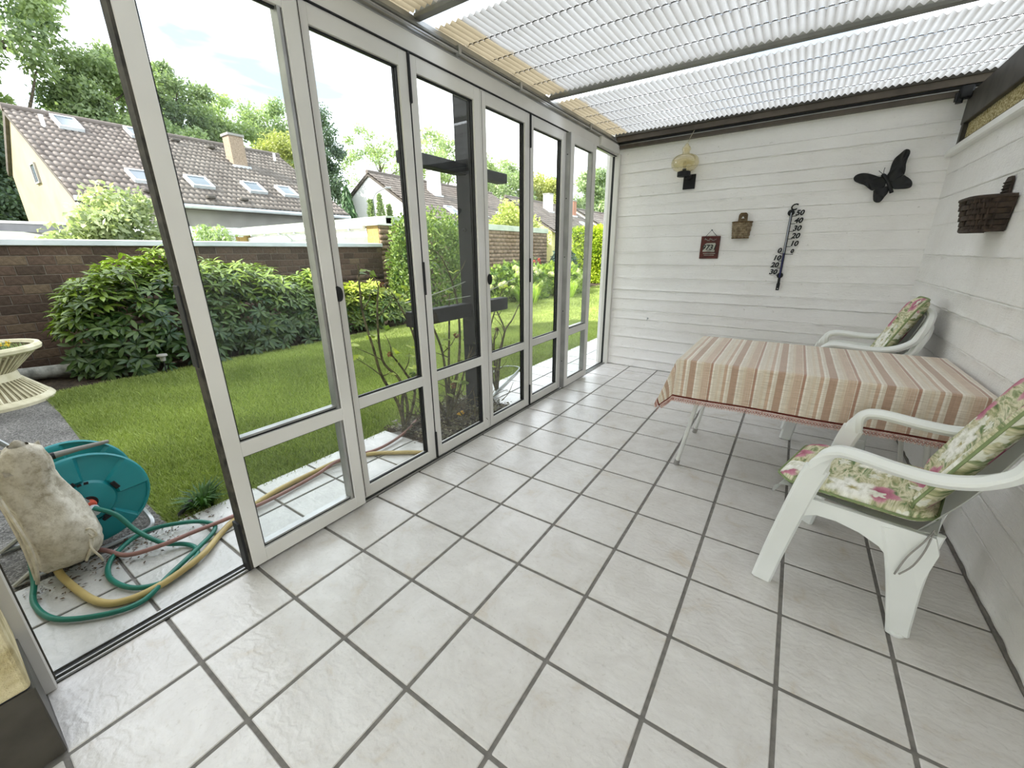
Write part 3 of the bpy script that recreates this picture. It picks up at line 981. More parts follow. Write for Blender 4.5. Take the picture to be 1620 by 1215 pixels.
def skylight(h, y, s, w, l, pane=M_SKYGLASS):
    D = (slope_pt(0, 1) - slope_pt(0, 0)); N = slope_pt(0, 0, 1) - slope_pt(0, 0)
    R = Matrix((Vector((0, 1, 0)), D, N)).transposed().to_4x4()
    M = Matrix.Translation(slope_pt(y, s, 0.09)) @ R
    f = B()
    t = 0.06
    f.box(-w / 2, w / 2, -l / 2, -l / 2 + t, 0, 0.10, M=M); f.box(-w / 2, w / 2, l / 2 - t, l / 2, 0, 0.10, M=M)
    f.box(-w / 2, -w / 2 + t, -l / 2 + t, l / 2 - t, 0, 0.10, M=M); f.box(w / 2 - t, w / 2, -l / 2 + t, l / 2 - t, 0, 0.10, M=M)
    fo = f.build('skylight', M_COPING, h)
    B().box(-w / 2 + t, w / 2 - t, -l / 2 + t, l / 2 - t, 0.04, 0.075, M=M).build('glass_pane', pane, fo)

def chimney(h, y, s, w, d, top, mat, cap=True):
    p = slope_pt(y, s)
    c = B().box(p.x - d / 2, p.x + d / 2, y - w / 2, y + w / 2, p.z - 0.6, top).build('chimney', mat, h)
    B().box(p.x - d / 2 - 0.04, p.x + d / 2 + 0.04, y - w / 2 - 0.04, y + w / 2 + 0.04, top - 0.02, top + 0.06).build('chimney_cap', M_GREYR, c)
    B().box(p.x - d / 2 - 0.03, p.x + d / 2 + 0.12, y - w / 2 - 0.06, y + w / 2 + 0.06, p.z - 0.6, p.z - 0.05).build('lead_flashing', M_COPING, c)

h1, L1 = house('house', 'house with cream gable and long grey-brown tiled roof behind the garden wall', 2.9, 10.9, M_CREAM, M_GREYR)
for (y, s, w, l) in ((4.08, 4.62, 0.55, 0.85), (6.22, 1.36, 0.62, 0.72), (7.92, 1.40, 0.60, 0.74), (9.10, 1.38, 0.58, 0.74), (4.72, 1.30, 0.55, 0.74), (5.80, 4.78, 0.5, 0.7), (8.85, 4.75, 0.4, 0.5)):
    skylight(h1, y, s, w, l)
chimney(h1, 8.45, 3.62, 0.50, 0.50, 5.62, M_CHIM)
for (y, s) in ((3.48, 4.2), (10.35, 4.5)):
    p = slope_pt(y, s)
    B().tube([(p.x, y, p.z), (p.x, y, p.z + 0.38)], 0.05, 8).build('vent_pipe', M_WHITE, h1)
for (y, s) in ((3.55, 0.45), (4.55, 0.4), (6.1, 0.35), (7.1, 0.4), (6.9, 4.8), (8.0, 4.7)):
    p = slope_pt(y, s, 0.13)
    B().box(p.x - 0.1, p.x + 0.1, y - 0.12, y + 0.12, p.z - 0.06, p.z + 0.05, 0.03).build('vent_tile', M_VERGE, h1)
B().tube([(-14.1, 3.0, 2.72), (-14.28, 3.05, 2.5), (-14.28, 3.05, -0.2)], 0.06, 8).build('downpipe', M_COPING, h1, smooth=True)
gw = B()
gw.box(-17.75, -17.22, 2.93, 2.99, 3.40, 3.44); gw.box(-17.75, -17.22, 2.93, 2.99, 3.90, 3.94); gw.box(-17.75, -17.70, 2.93, 2.99, 3.44, 3.90); gw.box(-17.27, -17.22, 2.93, 2.99, 3.44, 3.90)
gwo = gw.build('gable_window', M_GREYR, h1)
B().box(-17.70, -17.27, 2.955, 2.985, 3.44, 3.90).build('glass_pane', M_SKYGLASS, gwo)
B().box(-14.34, -14.24, 3.3, 10.8, 1.2, 2.2, 0.01).build('white_band', M_WHITE, h1)
B().tube([(-14.28, 5.3, 2.72), (-14.26, 5.33, 2.2)], 0.03, 6).build('cable', M_BLACK, h1)

h2, _ = house('house', 'house with a bright white gable and two chimneys in the middle distance', 15.6, 26.8, M_WHITER, M_WHITER)
chimney(h2, 19.2, 3.6, 0.6, 0.55, 5.95, M_CHIMW); chimney(h2, 22.0, 3.5, 0.6, 0.55, 5.8, M_CHIMR)
for (y, s) in ((18.5, 1.35), (21.0, 1.35), (23.5, 1.35)):
    skylight(h2, y, s, 0.7, 0.9)
h3, _ = house('house', 'house with a pale yellow gable, third roof along the row', 28.6, 39.5, M_YELLOWR, M_YELLOWR, 0.3, 0.35)
chimney(h3, 33.2, 3.7, 0.7, 0.6, 6.0, M_CHIMW); chimney(h3, 37.5, 3.5, 0.7, 0.6, 5.8, M_CHIMR)
skylight(h3, 36.5, 1.4, 0.8, 1.0)
h4, _ = house('house', 'farthest house of the row, with a white gable above the hedge', 41.5, 54.0, M_WHITER, M_WHITER, 0.4, 0.5)
chimney(h4, 48.0, 3.6, 0.8, 0.7, 6.0, M_CHIMR)
skylight(h4, 43.8, 1.4, 0.8, 1.0)

M_LAMPG = mat_var('galvanised_steel', '8A8C8C', '9C9E9E', 5, 0.5, 0.5)
lp = thing('street_lamp', 'thin grey street lamp with a bent arm before the white gable', 'lamp', (-15.0, 13.0, 0))
B().tube([(0, 0, -0.2), (0, 0, 3.7)], 0.04, 8).build('pole', M_LAMPG, lp, smooth=True)
B().tube([(0, 0, 3.7), (0.1, 0.12, 3.95), (0.35, 0.42, 4.15)], 0.03, 8, smooth_n=4).build('arm', M_LAMPG, lp, smooth=True)
B().box(-0.14, 0.14, -0.05, 0.05, -0.03, 0.05, 0.02, M=Matrix.Translation((0.45, 0.54, 4.17)) @ Matrix.Rotation(0.87, 4, 'Z')).build('lamp_head', M_LAMPG, lp)
# ================================================================== TREES AND SHRUBS
def rand_dirs(n):
    v = rng.normal(size=(n, 3))
    return v / np.linalg.norm(v, axis=1, keepdims=True)

def clump_foliage(centers, radii, nleaf, L, W, flat=0.7, shade_dir=None):
    """leaves in blobs round the given centres; leaves lie mostly across the blob's surface"""
    k = len(centers)
    C = np.repeat(centers, nleaf, axis=0)
    R = np.repeat(np.asarray(radii), nleaf)[:, None]
    d = rand_dirs(k * nleaf)
    rr = rng.power(2.0, k * nleaf)[:, None]
    P = C + d * R * rr * np.array([1, 1, flat])
    D = rand_dirs(k * nleaf) + d * 0.5 - np.array([0, 0, 0.25])
    N = d + rng.normal(size=d.shape) * 0.5 + np.array([0, 0, 0.4])
    n = k * nleaf
    V, F = leaves(P, D, N, rng.uniform(0.7, 1.3, n) * L, rng.uniform(0.7, 1.2, n) * W, 0.12)
    sh = np.repeat(np.clip(np.repeat(rng.normal(0.45, 0.18, k), nleaf) + rng.normal(0, 0.14, n), 0, 1), 4)
    return V, F, sh

def tree(name, label, base, cz, rx, ry, rz, nclump, nleaf, leaf, mat, group=None, clump_r=(0.5, 1.0), hollow=0.45, cat='tree', trunk_r=0.22, branches=9, lean=(0, 0)):
    bx, by, bz = base
    t = thing(name, label, cat, base, 0, group)
    if cat == 'tree': nclump = int(nclump * 0.85); clump_r = (clump_r[0] * 0.82, clump_r[1] * 0.82)
    d = rand_dirs(nclump)
    r = hollow + (1 - hollow) * rng.power(2, nclump)
    cen = d * r[:, None] * np.array([rx, ry, rz]) + np.array([lean[0], lean[1], cz - bz])
    cr = rng.uniform(clump_r[0], clump_r[1], nclump)
    V, F, sh = clump_foliage(cen, cr, nleaf, leaf, leaf * 0.62)
    o = link('foliage', np_mesh('foliage', V, F, mat, sh), t); o['kind'] = 'stuff'
    top = cz - bz + rz * 0.5
    b = B()
    path = [(0, 0, 0), (lean[0] * 0.3 + random.uniform(-.1, .1), lean[1] * 0.3, (cz - bz) * 0.5), (lean[0], lean[1], top)]
    b.tube(path, [trunk_r, trunk_r * 0.25], 8, smooth_n=6)
    b.build('trunk', M_BARK, t, smooth=True)
    idx = rng.choice(nclump, min(branches, nclump), replace=False)
    for i in idx:
        c = cen[i]
        z0 = max((cz - bz) - rz * 0.75, min(top * 0.95, c[2] - 0.5 * rz * random.random() - 0.3))
        f = z0 / top
        p0 = (lean[0] * f, lean[1] * f, z0)
        p1 = (lean[0] * f + (c[0] - lean[0] * f) * 0.5, lean[1] * f + (c[1] - lean[1] * f) * 0.5, z0 + (c[2] - z0) * 0.35)
        B().tube([p0, p1, tuple(c * 0.97)], [trunk_r * 0.30, trunk_r * 0.06], 6, smooth_n=4).build('branch', M_BARK, t, smooth=True)
    return t

ML_OAK = m_leaf('oak_leaf', '5A6A50', '98A678', 0.45, 0.5, 1.3)
ML_DARK = m_leaf('dark_leaf', '3A4A40', '6C8062', 0.35, 0.5, 1.2)
ML_MID = m_leaf('mid_green_leaf', '66765C', '9EAC82', 0.45, 0.5, 1.3)
ML_YEL = m_leaf('yellow_green_leaf', '848C50', 'C4C480', 0.45)
ML_AIRY = m_leaf('pale_green_leaf', '72825E', 'AAB68A', 0.5, 0.5, 1.3)
GRP = 'trees behind the houses'
tree('broadleaf_tree', 'tallest dense oak rising past the picture top behind the cream gable', (-26, 3.6, -0.2), 9.4, 3.4, 3.3, 6.2, 190, 285, 0.204, ML_OAK, GRP, (0.6, 1.2), trunk_r=0.4, branches=16)
tree('broadleaf_tree', 'dark bushy tree filling the gap left of the cream gable', (-24.5, 1.7, -0.2), 3.2, 1.6, 2.6, 3.9, 190, 247, 0.177, ML_DARK, GRP)
tree('broadleaf_tree', 'rounded oak behind the ridge, right of the tallest oak', (-27, 7.9, -0.2), 7.2, 2.4, 2.2, 3.4, 100, 266, 0.184, ML_MID, GRP, trunk_r=0.3, branches=10)
tree('broadleaf_tree', 'high-crowned tree seen between the first two white door frames', (-28.5, 10.8, -0.2), 7.9, 2.4, 2.3, 3.2, 110, 266, 0.184, ML_OAK, GRP, trunk_r=0.3, branches=10)
tree('broadleaf_tree', 'loose grey-green tree behind the brick chimney', (-29, 14.2, -0.2), 7.6, 2.2, 2.3, 3.0, 90, 228, 0.177, ML_AIRY, GRP, trunk_r=0.25, branches=10)
tree('broadleaf_tree', 'dark-green tree sloping down beyond the right end of the long roof', (-28.5, 17.2, -0.2), 7.6, 2.0, 2.2, 3.0, 90, 247, 0.177, ML_MID, GRP, trunk_r=0.25)
tree('broadleaf_tree', 'low yellow-green tree just over the ridge beside the chimney', (-24, 14.2, -0.2), 5.9, 1.2, 1.7, 1.9, 60, 247, 0.150, ML_YEL, GRP, trunk_r=0.15)
tree('broadleaf_tree', 'low leafy tree over the ridge between oak and chimney', (-24.5, 9.4, -0.2), 5.7, 1.0, 2.4, 1.5, 60, 247, 0.150, ML_MID, GRP, trunk_r=0.15)
tree('conifer_tree', 'dark tree standing tall between the long roof and the white gable', (-20.5, 14.4, -0.2), 4.6, 1.0, 1.0, 4.2, 90, 228, 0.136, ML_DARK, GRP, (0.4, 0.8), trunk_r=0.2)
tree('airy_tree', 'sparse see-through tree above the white gable', (-26.5, 23.2, -0.2), 7.0, 2.2, 3.2, 3.4, 62, 133, 0.190, ML_AIRY, GRP, (0.5, 1.1), trunk_r=0.22, branches=16)
tree('airy_tree', 'pale open-crowned tree behind the two chimneys', (-27.5, 31.0, -0.2), 7.8, 2.6, 4.2, 4.1, 90, 152, 0.231, ML_AIRY, GRP, (0.6, 1.3), trunk_r=0.25, branches=16)
tree('broadleaf_tree', 'dense grey-green tree left behind the yellow gable', (-27, 41.0, -0.2), 6.4, 2.6, 4.4, 4.4, 110, 209, 0.286, ML_MID, GRP, (0.8, 1.6), trunk_r=0.3)
tree('airy_tree', 'thin twiggy tree top left of the yellow gable', (-24.5, 34.2, -0.2), 8.0, 1.0, 1.4, 2.2, 26, 95, 0.204, ML_AIRY, GRP, (0.4, 0.8), trunk_r=0.14, branches=12)
tree('broadleaf_tree', 'sunlit yellowish tree over the roof of the yellow house', (-26, 47.4, -0.2), 6.4, 2.2, 2.6, 4.1, 80, 209, 0.306, ML_YEL, GRP, (0.8, 1.5), trunk_r=0.25)
tree('broadleaf_tree', 'dark green round tree right behind the yellow house', (-27, 53.2, -0.2), 6.6, 2.2, 2.8, 4.9, 80, 209, 0.340, ML_OAK, GRP, (0.9, 1.7), trunk_r=0.25)
tree('broadleaf_tree', 'tall tree behind the farthest white gable', (-24.5, 60.0, -0.2), 7.2, 2.0, 4.2, 5.6, 90, 209, 0.408, ML_MID, GRP, (1.0, 1.9), trunk_r=0.3)
tree('broadleaf_tree', 'dark tree seen through the open gap by the far wall', (-21.5, 66.0, -0.2), 6.4, 2.0, 4.6, 4.6, 80, 190, 0.408, ML_OAK, GRP, (1.0, 1.9), trunk_r=0.3)

# shrubs and small conifers behind the garden wall
tree('leafy_shrub', 'pale-leaved shrub billowing up behind the brick wall', (-8.15, 2.2, -0.2), 1.33, 0.66, 0.80, 0.97, 120, 130, 0.10, m_leaf('silvery_leaf', '7A8866', 'C0C8A2', 0.4), None, (0.16, 0.34), cat='shrub', trunk_r=0.05, branches=8)
tree('leafy_shrub', 'small light shrub above the wall behind the first door post', (-8.7, 3.75, -0.2), 1.2, 0.5, 0.5, 0.75, 60, 110, 0.09, ML_MID, None, (0.14, 0.28), cat='shrub', trunk_r=0.04, branches=5)
tree('leafy_shrub', 'light yellow-green bush in front of the yellow gable', (-9.2, 16.0, -0.2), 2.0, 1.0, 1.5, 1.35, 80, 120, 0.14, m_leaf('lime_leaf', '8C9A4C', 'D6D68A', 0.45), None, (0.3, 0.55), cat='shrub', trunk_r=0.06, branches=8)

def column_conifer(label, base, r, h, mat, droop=0.6, n=5000, L=0.16, name='conifer', cat='conifer', group=None):
    t = thing(name, label, cat, base, 0, group)
    z = h * (1 - rng.power(1.6, n)) ** 1.0
    z = rng.uniform(0.02, 1, n) * h
    rr = r * np.clip(1 - (z / h) ** 2.2, 0.03, 1) * np.clip(z / h * 6 + 0.6, 0, 1) * rng.uniform(0.55, 1.05, n)
    a = rng.uniform(0, 2 * PI, n)
    bump = 1 + 0.18 * np.sin(a * 5 + z * 4) + 0.1 * np.sin(a * 9 - z * 7)
    rr = rr * bump
    P = np.stack([np.cos(a) * rr, np.sin(a) * rr, z], 1)
    out = np.stack([np.cos(a), np.sin(a), np.zeros(n)], 1)
    D = out * 0.7 + np.stack([np.zeros(n), np.zeros(n), np.full(n, -droop)], 1) + rng.normal(size=(n, 3)) * 0.35
    N = out + rng.normal(size=(n, 3)) * 0.4
    V, F = leaves(P, D, N, rng.uniform(0.6, 1.3, n) * L, rng.uniform(0.25, 0.5, n) * L, 0.15)
    sh = np.repeat(np.clip(rng.normal(0.45, 0.2, n) + 0.15 * np.sin(a * 5 + z * 4), 0, 1), 4)
    o = link('foliage', np_mesh('foliage', V, F, mat, sh), t); o['kind'] = 'stuff'
    B().tube([(0, 0, -0.05), (0, 0, h * 0.9)], [r * 0.09, 0.01], 8).build('trunk', M_BARK, t, smooth=True)
    return t
ML_CON = m_leaf('conifer_spray', '23402A', '5E7E4A', 0.2)
ML_BLUE = m_leaf('blue_conifer_spray', '2E4540', '5F7A72', 0.15)
column_conifer('weeping conifer with hanging sprays left of the white gable', (-14.9, 11.55, -0.2), 0.5, 4.3, ML_CON, 2.2, 5000, 0.28)
for k, (yy, hh) in enumerate(((12.9, 3.85), (13.45, 4.1), (13.95, 3.7))):
    column_conifer(['leftmost small upright conifer in front of the white gable', 'tallest, middle one of the small conifers before the white gable', 'rightmost small conifer before the white gable, by the door frame'][k], (-15.1, yy, -0.2), 0.27, hh, ML_MID, -0.6, 2200, 0.16, group='small conifers before the white gable')

# ---- rhododendron: whorls of long leathery leaves
def whorl_mesh(seed, L, W, nl, mat, lit_young):
    r = np.random.default_rng(seed)
    a = np.arange(nl) * 2 * PI / nl + r.uniform(-.25, .25, nl)
    el = r.uniform(-0.25, 0.5, nl)
    D = np.stack([np.cos(a) * np.cos(el), np.sin(a) * np.cos(el), np.sin(el)], 1)
    C = D * 0.01
    N = np.stack([-np.cos(a) * np.sin(el), -np.sin(a) * np.sin(el), np.cos(el)], 1)
    Ls = L * r.uniform(0.75, 1.15, nl); Ws = W * r.uniform(0.85, 1.1, nl)
    # leaf with 2 segments so that it can droop: base, 2 mids, 2 outer mids, tip
    S = np.cross(D, N)
    dr = np.array([0, 0, -1.0])
    p = [C,
         C + D * (Ls * 0.4)[:, None] + S * (Ws * 0.5)[:, None] + N * 0.006, C + D * (Ls * 0.4)[:, None], C + D * (Ls * 0.4)[:, None] - S * (Ws * 0.5)[:, None] + N * 0.006,
         C + D * (Ls * 0.75)[:, None] + S * (Ws * 0.42)[:, None] + dr * (Ls * 0.05)[:, None] + N * 0.005, C + D * (Ls * 0.75)[:, None] + dr * (Ls * 0.06)[:, None], C + D * (Ls * 0.75)[:, None] - S * (Ws * 0.42)[:, None] + dr * (Ls * 0.05)[:, None] + N * 0.005,
         C + D * Ls[:, None] + dr * (Ls * 0.16)[:, None]]
    V = np.stack(p, 1).reshape(-1, 3)
    f = np.array([[0, 1, 2], [0, 2, 3], [1, 4, 5], [1, 5, 2], [2, 5, 6], [2, 6, 3], [4, 7, 5], [5, 7, 6]])
    F = (np.arange(nl)[:, None, None] * 8 + f[None]).reshape(-1, 3)
    sh = np.full(len(V), lit_young) + np.repeat(r.normal(0, 0.08, nl), 8)
    return V, F, sh

def whorl_shrub(name, label, ytop, xc, hw, n, nsingle, L, W, mat, seed, cat='shrub', lit_young_top=0.9, zlow=0.12):
    """ytop: list of (y, height); whorls on a lumpy half-dome"""
    r = np.random.default_rng(seed)
    ys = [a for a, _ in ytop]; hs = [b for _, b in ytop]
    yc = (ys[0] + ys[-1]) / 2
    t = thing(name, label, cat, (xc, yc, -0.03))
    variants = []
    for k in range(10):
        V, F, sh = whorl_mesh(seed * 20 + k, L, W, 9 if k % 2 else 8, mat, 0.08 + 0.10 * k)
        variants.append((V, F, sh, np_mesh('leaf_whorl', V, F, mat, sh)))
    pts = []
    while len(pts) < n:
        y = r.uniform(ys[0], ys[-1])
        h = np.interp(y, ys, hs)
        edge = min((y - ys[0]), (ys[-1] - y))
        w = hw * min(1, 0.45 + edge * 1.1)
        a = r.uniform(-0.15, PI * 0.80)
        q = r.uniform(0.72, 1.0) * (1 + 0.10 * mnoise.noise(Vector((y * 3, a * 2, seed))))
        x = math.cos(a) * w * q
        z = zlow + max(-0.1, math.sin(a)) * (h - zlow - L * 0.25) * q + (0.2 * w if a < 0.2 else 0) * r.random()
        z = max(z, 0.08)
        nrm = Vector((math.cos(a) * 0.8, r.normal(0, .35) + (-(0.5) if y - ys[0] < 0.3 else 0), max(0.25, math.sin(a)) + 0.35)).normalized()
        pts.append((x, y - yc, z, nrm, q, z / max(h, 0.1)))
    pts.sort(key=lambda p: -(p[0] * 0.8 + p[2] * 0.9 + p[4] * 1.5))
    VV, FF, SS = [], [], []
    off = 0
    for i, (x, y, z, nrm, q, zr) in enumerate(pts):
        k = int(np.clip((zr - 0.55) * 1.9 * lit_young_top * 9 + r.normal(0, 1.3), 0, 9))  # paler with height: young growth, and sunlit tops put into the leaf colour
        M = Matrix.Translation((x, y, z)) @ nrm.to_track_quat('Z', 'Y').to_matrix().to_4x4() @ Matrix.Rotation(r.uniform(0, 6.28), 4, 'Z') @ Matrix.Scale(r.uniform(0.8, 1.2), 4)
        if i < nsingle:
            o = link('leaf_whorl', variants[k][3], t)
            o.matrix_local = M
        else:
            V, F, sh, _ = variants[k]
            A = np.array(M)
            VV.append(V @ A[:3, :3].T + A[:3, 3]); FF.append(F + off); SS.append(sh); off += len(V)
    if VV:
        o = link('inner_foliage', np_mesh('inner_foliage', np.concatenate(VV), np.concatenate(FF), mat, np.concatenate(SS)), t); o['kind'] = 'stuff'
    for k in range(14):
        y = r.uniform(ys[0] + 0.2, ys[-1] - 0.2); h = np.interp(y, ys, hs)
        x = r.uniform(-0.2, hw * 0.7)
        B().tube([(x * 0.3, (y - yc) * 0.8, 0), (x * 0.6, (y - yc) * 0.9, h * 0.35), (x, y - yc, h * 0.8)], [0.022, 0.006], 6, smooth_n=4).build('stem', M_TWIG, t, smooth=True)
    return t
ML_RHO = m_leaf('rhododendron_leaf', '1F3A20', '8FA63E', 0.22, 0.32)
ML_RHO2 = m_leaf('golden_rhododendron_leaf', '34501F', 'B4BE48', 0.3, 0.35)
whorl_shrub('rhododendron', 'large rhododendron bush spreading along the foot of the brick wall', [(0.72, 0.75), (0.9, 1.15), (1.45, 1.42), (1.75, 1.52), (2.3, 1.36), (2.95, 1.30), (3.5, 1.06), (3.95, 1.14), (4.25, 0.75)], -5.60, 0.85, 1150, 300, 0.15, 0.040, ML_RHO, 3)
whorl_shrub('rhododendron', 'smaller yellow-green rhododendron at the right end of the shaded lawn', [(4.25, 0.6), (4.5, 0.86), (5.0, 0.88), (5.4, 0.62), (5.7, 0.4)], -5.35, 0.6, 420, 150, 0.13, 0.038, ML_RHO2, 9)

# ---- dense clipped evergreen beside the garage wall
def dome_shrub(name, label, base, rx, ry, h, n, L, W, mat, cat='shrub', lump=0.12, sq=0.6, flower=None):
    t = thing(name, label, cat, base)
    a = rng.uniform(0, 2 * PI, n); u = rng.uniform(0, 1, n)
    el = np.arcsin(u)
    q = rng.uniform(0.82, 1.0, n)
    lumpv = 1 + lump * np.sin(a * 6 + 5 * u) * np.cos(u * 9 + a * 2)
    cr = np.cos(el) ** sq
    P = np.stack([np.cos(a) * cr * rx, np.sin(a) * cr * ry, 0.04 + u * h], 1) * (q * lumpv)[:, None]
    O = np.stack([np.cos(a) * np.cos(el) / rx, np.sin(a) * np.cos(el) / ry, u / h], 1); O /= np.linalg.norm(O, axis=1, keepdims=True)
    D = O * 0.6 + rng.normal(size=(n, 3)) * 0.6 + np.array([0, 0, 0.1])
    N = O + rng.normal(size=(n, 3)) * 0.45
    V, F = leaves(P, D, N, rng.uniform(0.7, 1.3, n) * L, rng.uniform(0.7, 1.2, n) * W, 0.15)
    sh = np.repeat(np.clip(rng.normal(0.45, 0.2, n) + 0.2 * (lumpv - 1) / max(lump, .01) * 0.6, 0, 1), 4)
    o = link('foliage', np_mesh('foliage', V, F, mat, sh), t); o['kind'] = 'stuff'
    for k in range(6):
        aa = random.uniform(0, 2 * PI)
        B().tube([(0, 0, -0.03), (math.cos(aa) * rx * 0.3, math.sin(aa) * ry * 0.3, h * 0.4), (math.cos(aa) * rx * 0.55, math.sin(aa) * ry * 0.55, h * 0.75)], [0.02, 0.005], 6, smooth_n=3).build('stem', M_TWIG, t, smooth=True)
    return t
dome_shrub('evergreen_shrub', 'big dense domed evergreen shrub in front of the garage wall', (-5.66, 7.0, -0.04), 0.70, 1.2, 2.26, 13000, 0.085, 0.05, m_leaf('evergreen_leaf', '3A5A2E', '98AC58', 0.3), 'shrub', 0.09, 0.55)
hy = dome_shrub('hydrangea', 'hydrangea bush with pale green flower heads seen through the fourth pane', (-5.5, 10.4, -0.04), 0.8, 1.2, 0.98, 2600, 0.16, 0.11, m_leaf('hydrangea_leaf', '3C5E2C', '9AB050', 0.4))
hy2 = dome_shrub('hydrangea', 'hydrangea bush with pale flower heads before the dark conifer', (-5.2, 12.5, -0.04), 0.8, 1.15, 0.92, 2400, 0.16, 0.11, m_leaf('hydrangea_leaf_bright', '4C6E2C', 'B0C254', 0.4))
fh = []
for k in range(3):
    m = 240
    d = rand_dirs(m)
    V, F = leaves(d * 0.085, np.cross(d, rand_dirs(m)), d, 0.04, 0.036, 0.1)
    fh.append(np_mesh('flower_head', V, F, m_leaf('hydrangea_floret', 'A8B868', 'E0E4B0', 0.35), np.repeat(np.clip(rng.normal(.5, .2, m), 0, 1), 4)))
for hh, rx, ry, h in ((hy, 0.8, 1.2, 0.95), (hy2, 0.8, 1.15, 0.9)):
    for k in range(26):
        a = random.uniform(-1.9, 1.9); u = random.uniform(0.35, 1.0)
        cr = math.cos(math.asin(u)) ** 0.6
        link('flower_head', fh[k % 3], hh, (math.cos(a) * cr * rx, math.sin(a) * cr * ry, 0.05 + u * h))
column_conifer('blue-grey conical conifer at the corner of the garage wall', (-5.75, 13.9, -0.04), 0.62, 1.75, ML_BLUE, 0.2, 4200, 0.13)

# clipped hedge beyond the garage
hd = thing('hedge', 'tall sunlit yellow-green hedge closing the garden beyond the lawn', 'hedge', (-4.6, 18.6, -0.04))
n = 26000
hx = rng.uniform(-2.6, 3.6, n); face = rng.random(n)
hyv = np.where(face < 0.7, -1.0 + rng.normal(0, 0.06, n), rng.uniform(-1, 1, n))
hz = np.where(face < 0.7, rng.uniform(0.02, 2.3, n), 2.3 + rng.normal(0, 0.06, n))
lum = 0.14 * np.sin(hx * 3.1) * np.cos(hz * 3.3 + hx)
P = np.stack([hx, hyv + lum, hz + 0.3 * lum], 1)
O = np.where((face < 0.7)[:, None], np.array([[0, -1.0, 0.2]]), np.array([[0, -0.2, 1.0]]))
V, F = leaves(P, O * 0.7 + rng.normal(size=(n, 3)) * 0.5, O + rng.normal(size=(n, 3)) * 0.4, rng.uniform(0.08, 0.15, n), rng.uniform(0.04, 0.08, n), 0.15)
o = link('foliage', np_mesh('foliage', V, F, m_leaf('hedge_leaf', '5A7C26', 'B8C63C', 0.4), np.repeat(np.clip(rng.normal(.5, .2, n) + lum, 0, 1), 4)), hd); o['kind'] = 'stuff'
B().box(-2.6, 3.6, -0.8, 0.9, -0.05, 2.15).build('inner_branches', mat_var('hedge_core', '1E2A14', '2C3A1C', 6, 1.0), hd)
column_conifer('golden upright shrub seen through the open gap by the far wall', (-1.85, 14.4, -0.04), 0.85, 2.25, m_leaf('golden_spray', '6C8A1E', 'D0CC3A', 0.4), -0.2, 7000, 0.13, 'golden_shrub', 'shrub')
column_conifer('tall leafy green shrub at the left end of the hedge', (-3.75, 15.7, -0.04), 0.85, 2.3, m_leaf('lush_spray', '4C7A22', 'A8C040', 0.4), -0.2, 7000, 0.14, 'leafy_shrub', 'shrub')

# tall border grasses
def tuft(label, base, r, h, n, mat, cat='grass', name='ornamental_grass'):
    a = rng.uniform(0, 2 * PI, n); rr = r * np.sqrt(rng.random(n)); hh = h * rng.uniform(0.5, 1.0, n); w = rng.uniform(0.004, 0.010, n)
    b = np.stack([np.cos(a) * rr * 0.5, np.sin(a) * rr * 0.5, np.zeros(n)], 1)
    s = np.stack([-np.sin(a), np.cos(a), np.zeros(n)], 1) * w[:, None]
    m = np.stack([np.cos(a) * rr * 0.9, np.sin(a) * rr * 0.9, hh * 0.75], 1)
    t_ = np.stack([np.cos(a) * rr * 1.7, np.sin(a) * rr * 1.7, hh * rng.uniform(0.75, 1.05, n)], 1)
    V = np.stack([b - s, b + s, m - s * .8, m + s * .8, t_], 1).reshape(-1, 3)
    i = np.arange(n)[:, None] * 5
    F = np.concatenate([i + [[0, 1, 3]], i + [[0, 3, 2]], i + [[2, 3, 4]]], 0)
    o = link(name, np_mesh(name, V, F, mat, np.repeat(np.clip(rng.normal(.5, .2, n), 0, 1), 5)), None, base)
    return props(o, label, cat)
ML_TG = m_leaf('border_grass', '6C9036', 'C0D468', 0.4)
tuft('tall grassy clump left of the hydrangeas at the lawn edge', (-4.5, 9.4, -0.05), 0.45, 0.75, 260, ML_TG)
tuft('tall grassy clump growing before the second hydrangea', (-4.3, 11.4, -0.05), 0.45, 0.7, 260, ML_TG)
tuft('small dark grass tuft beside the terrace edge near the hose reel', (-1.13, 0.42, -0.04), 0.10, 0.13, 120, m_leaf('sedge', '1F3A1C', '4F7438', 0.2))
tuft('iris-like clump at the edge of the lawn behind the rose post', (-4.4, 7.7, -0.05), 0.35, 0.5, 160, ML_TG)
rb = dome_shrub('rose_bush', 'shrub with small red flowers against the garage wall', (-6.2, 12.3, -0.04), 0.3, 0.55, 1.15, 700, 0.07, 0.05, ML_MID)
for k in range(16):
    m = 30
    d = rand_dirs(m)
    if k == 0:
        V, F = leaves(d * 0.02, d + rng.normal(size=d.shape) * .4, d, 0.05, 0.04, 0.2)
        red_me = np_mesh('red_flower', V, F, m_leaf('red_petal', '8A3030', 'C86A5A', 0.3), np.repeat(rng.random(m), 4))
    a = random.uniform(-1.5, 1.5)
    link('red_flower', red_me, rb, (math.cos(a) * 0.3, math.sin(a) * 0.5, random.uniform(0.6, 1.15)))
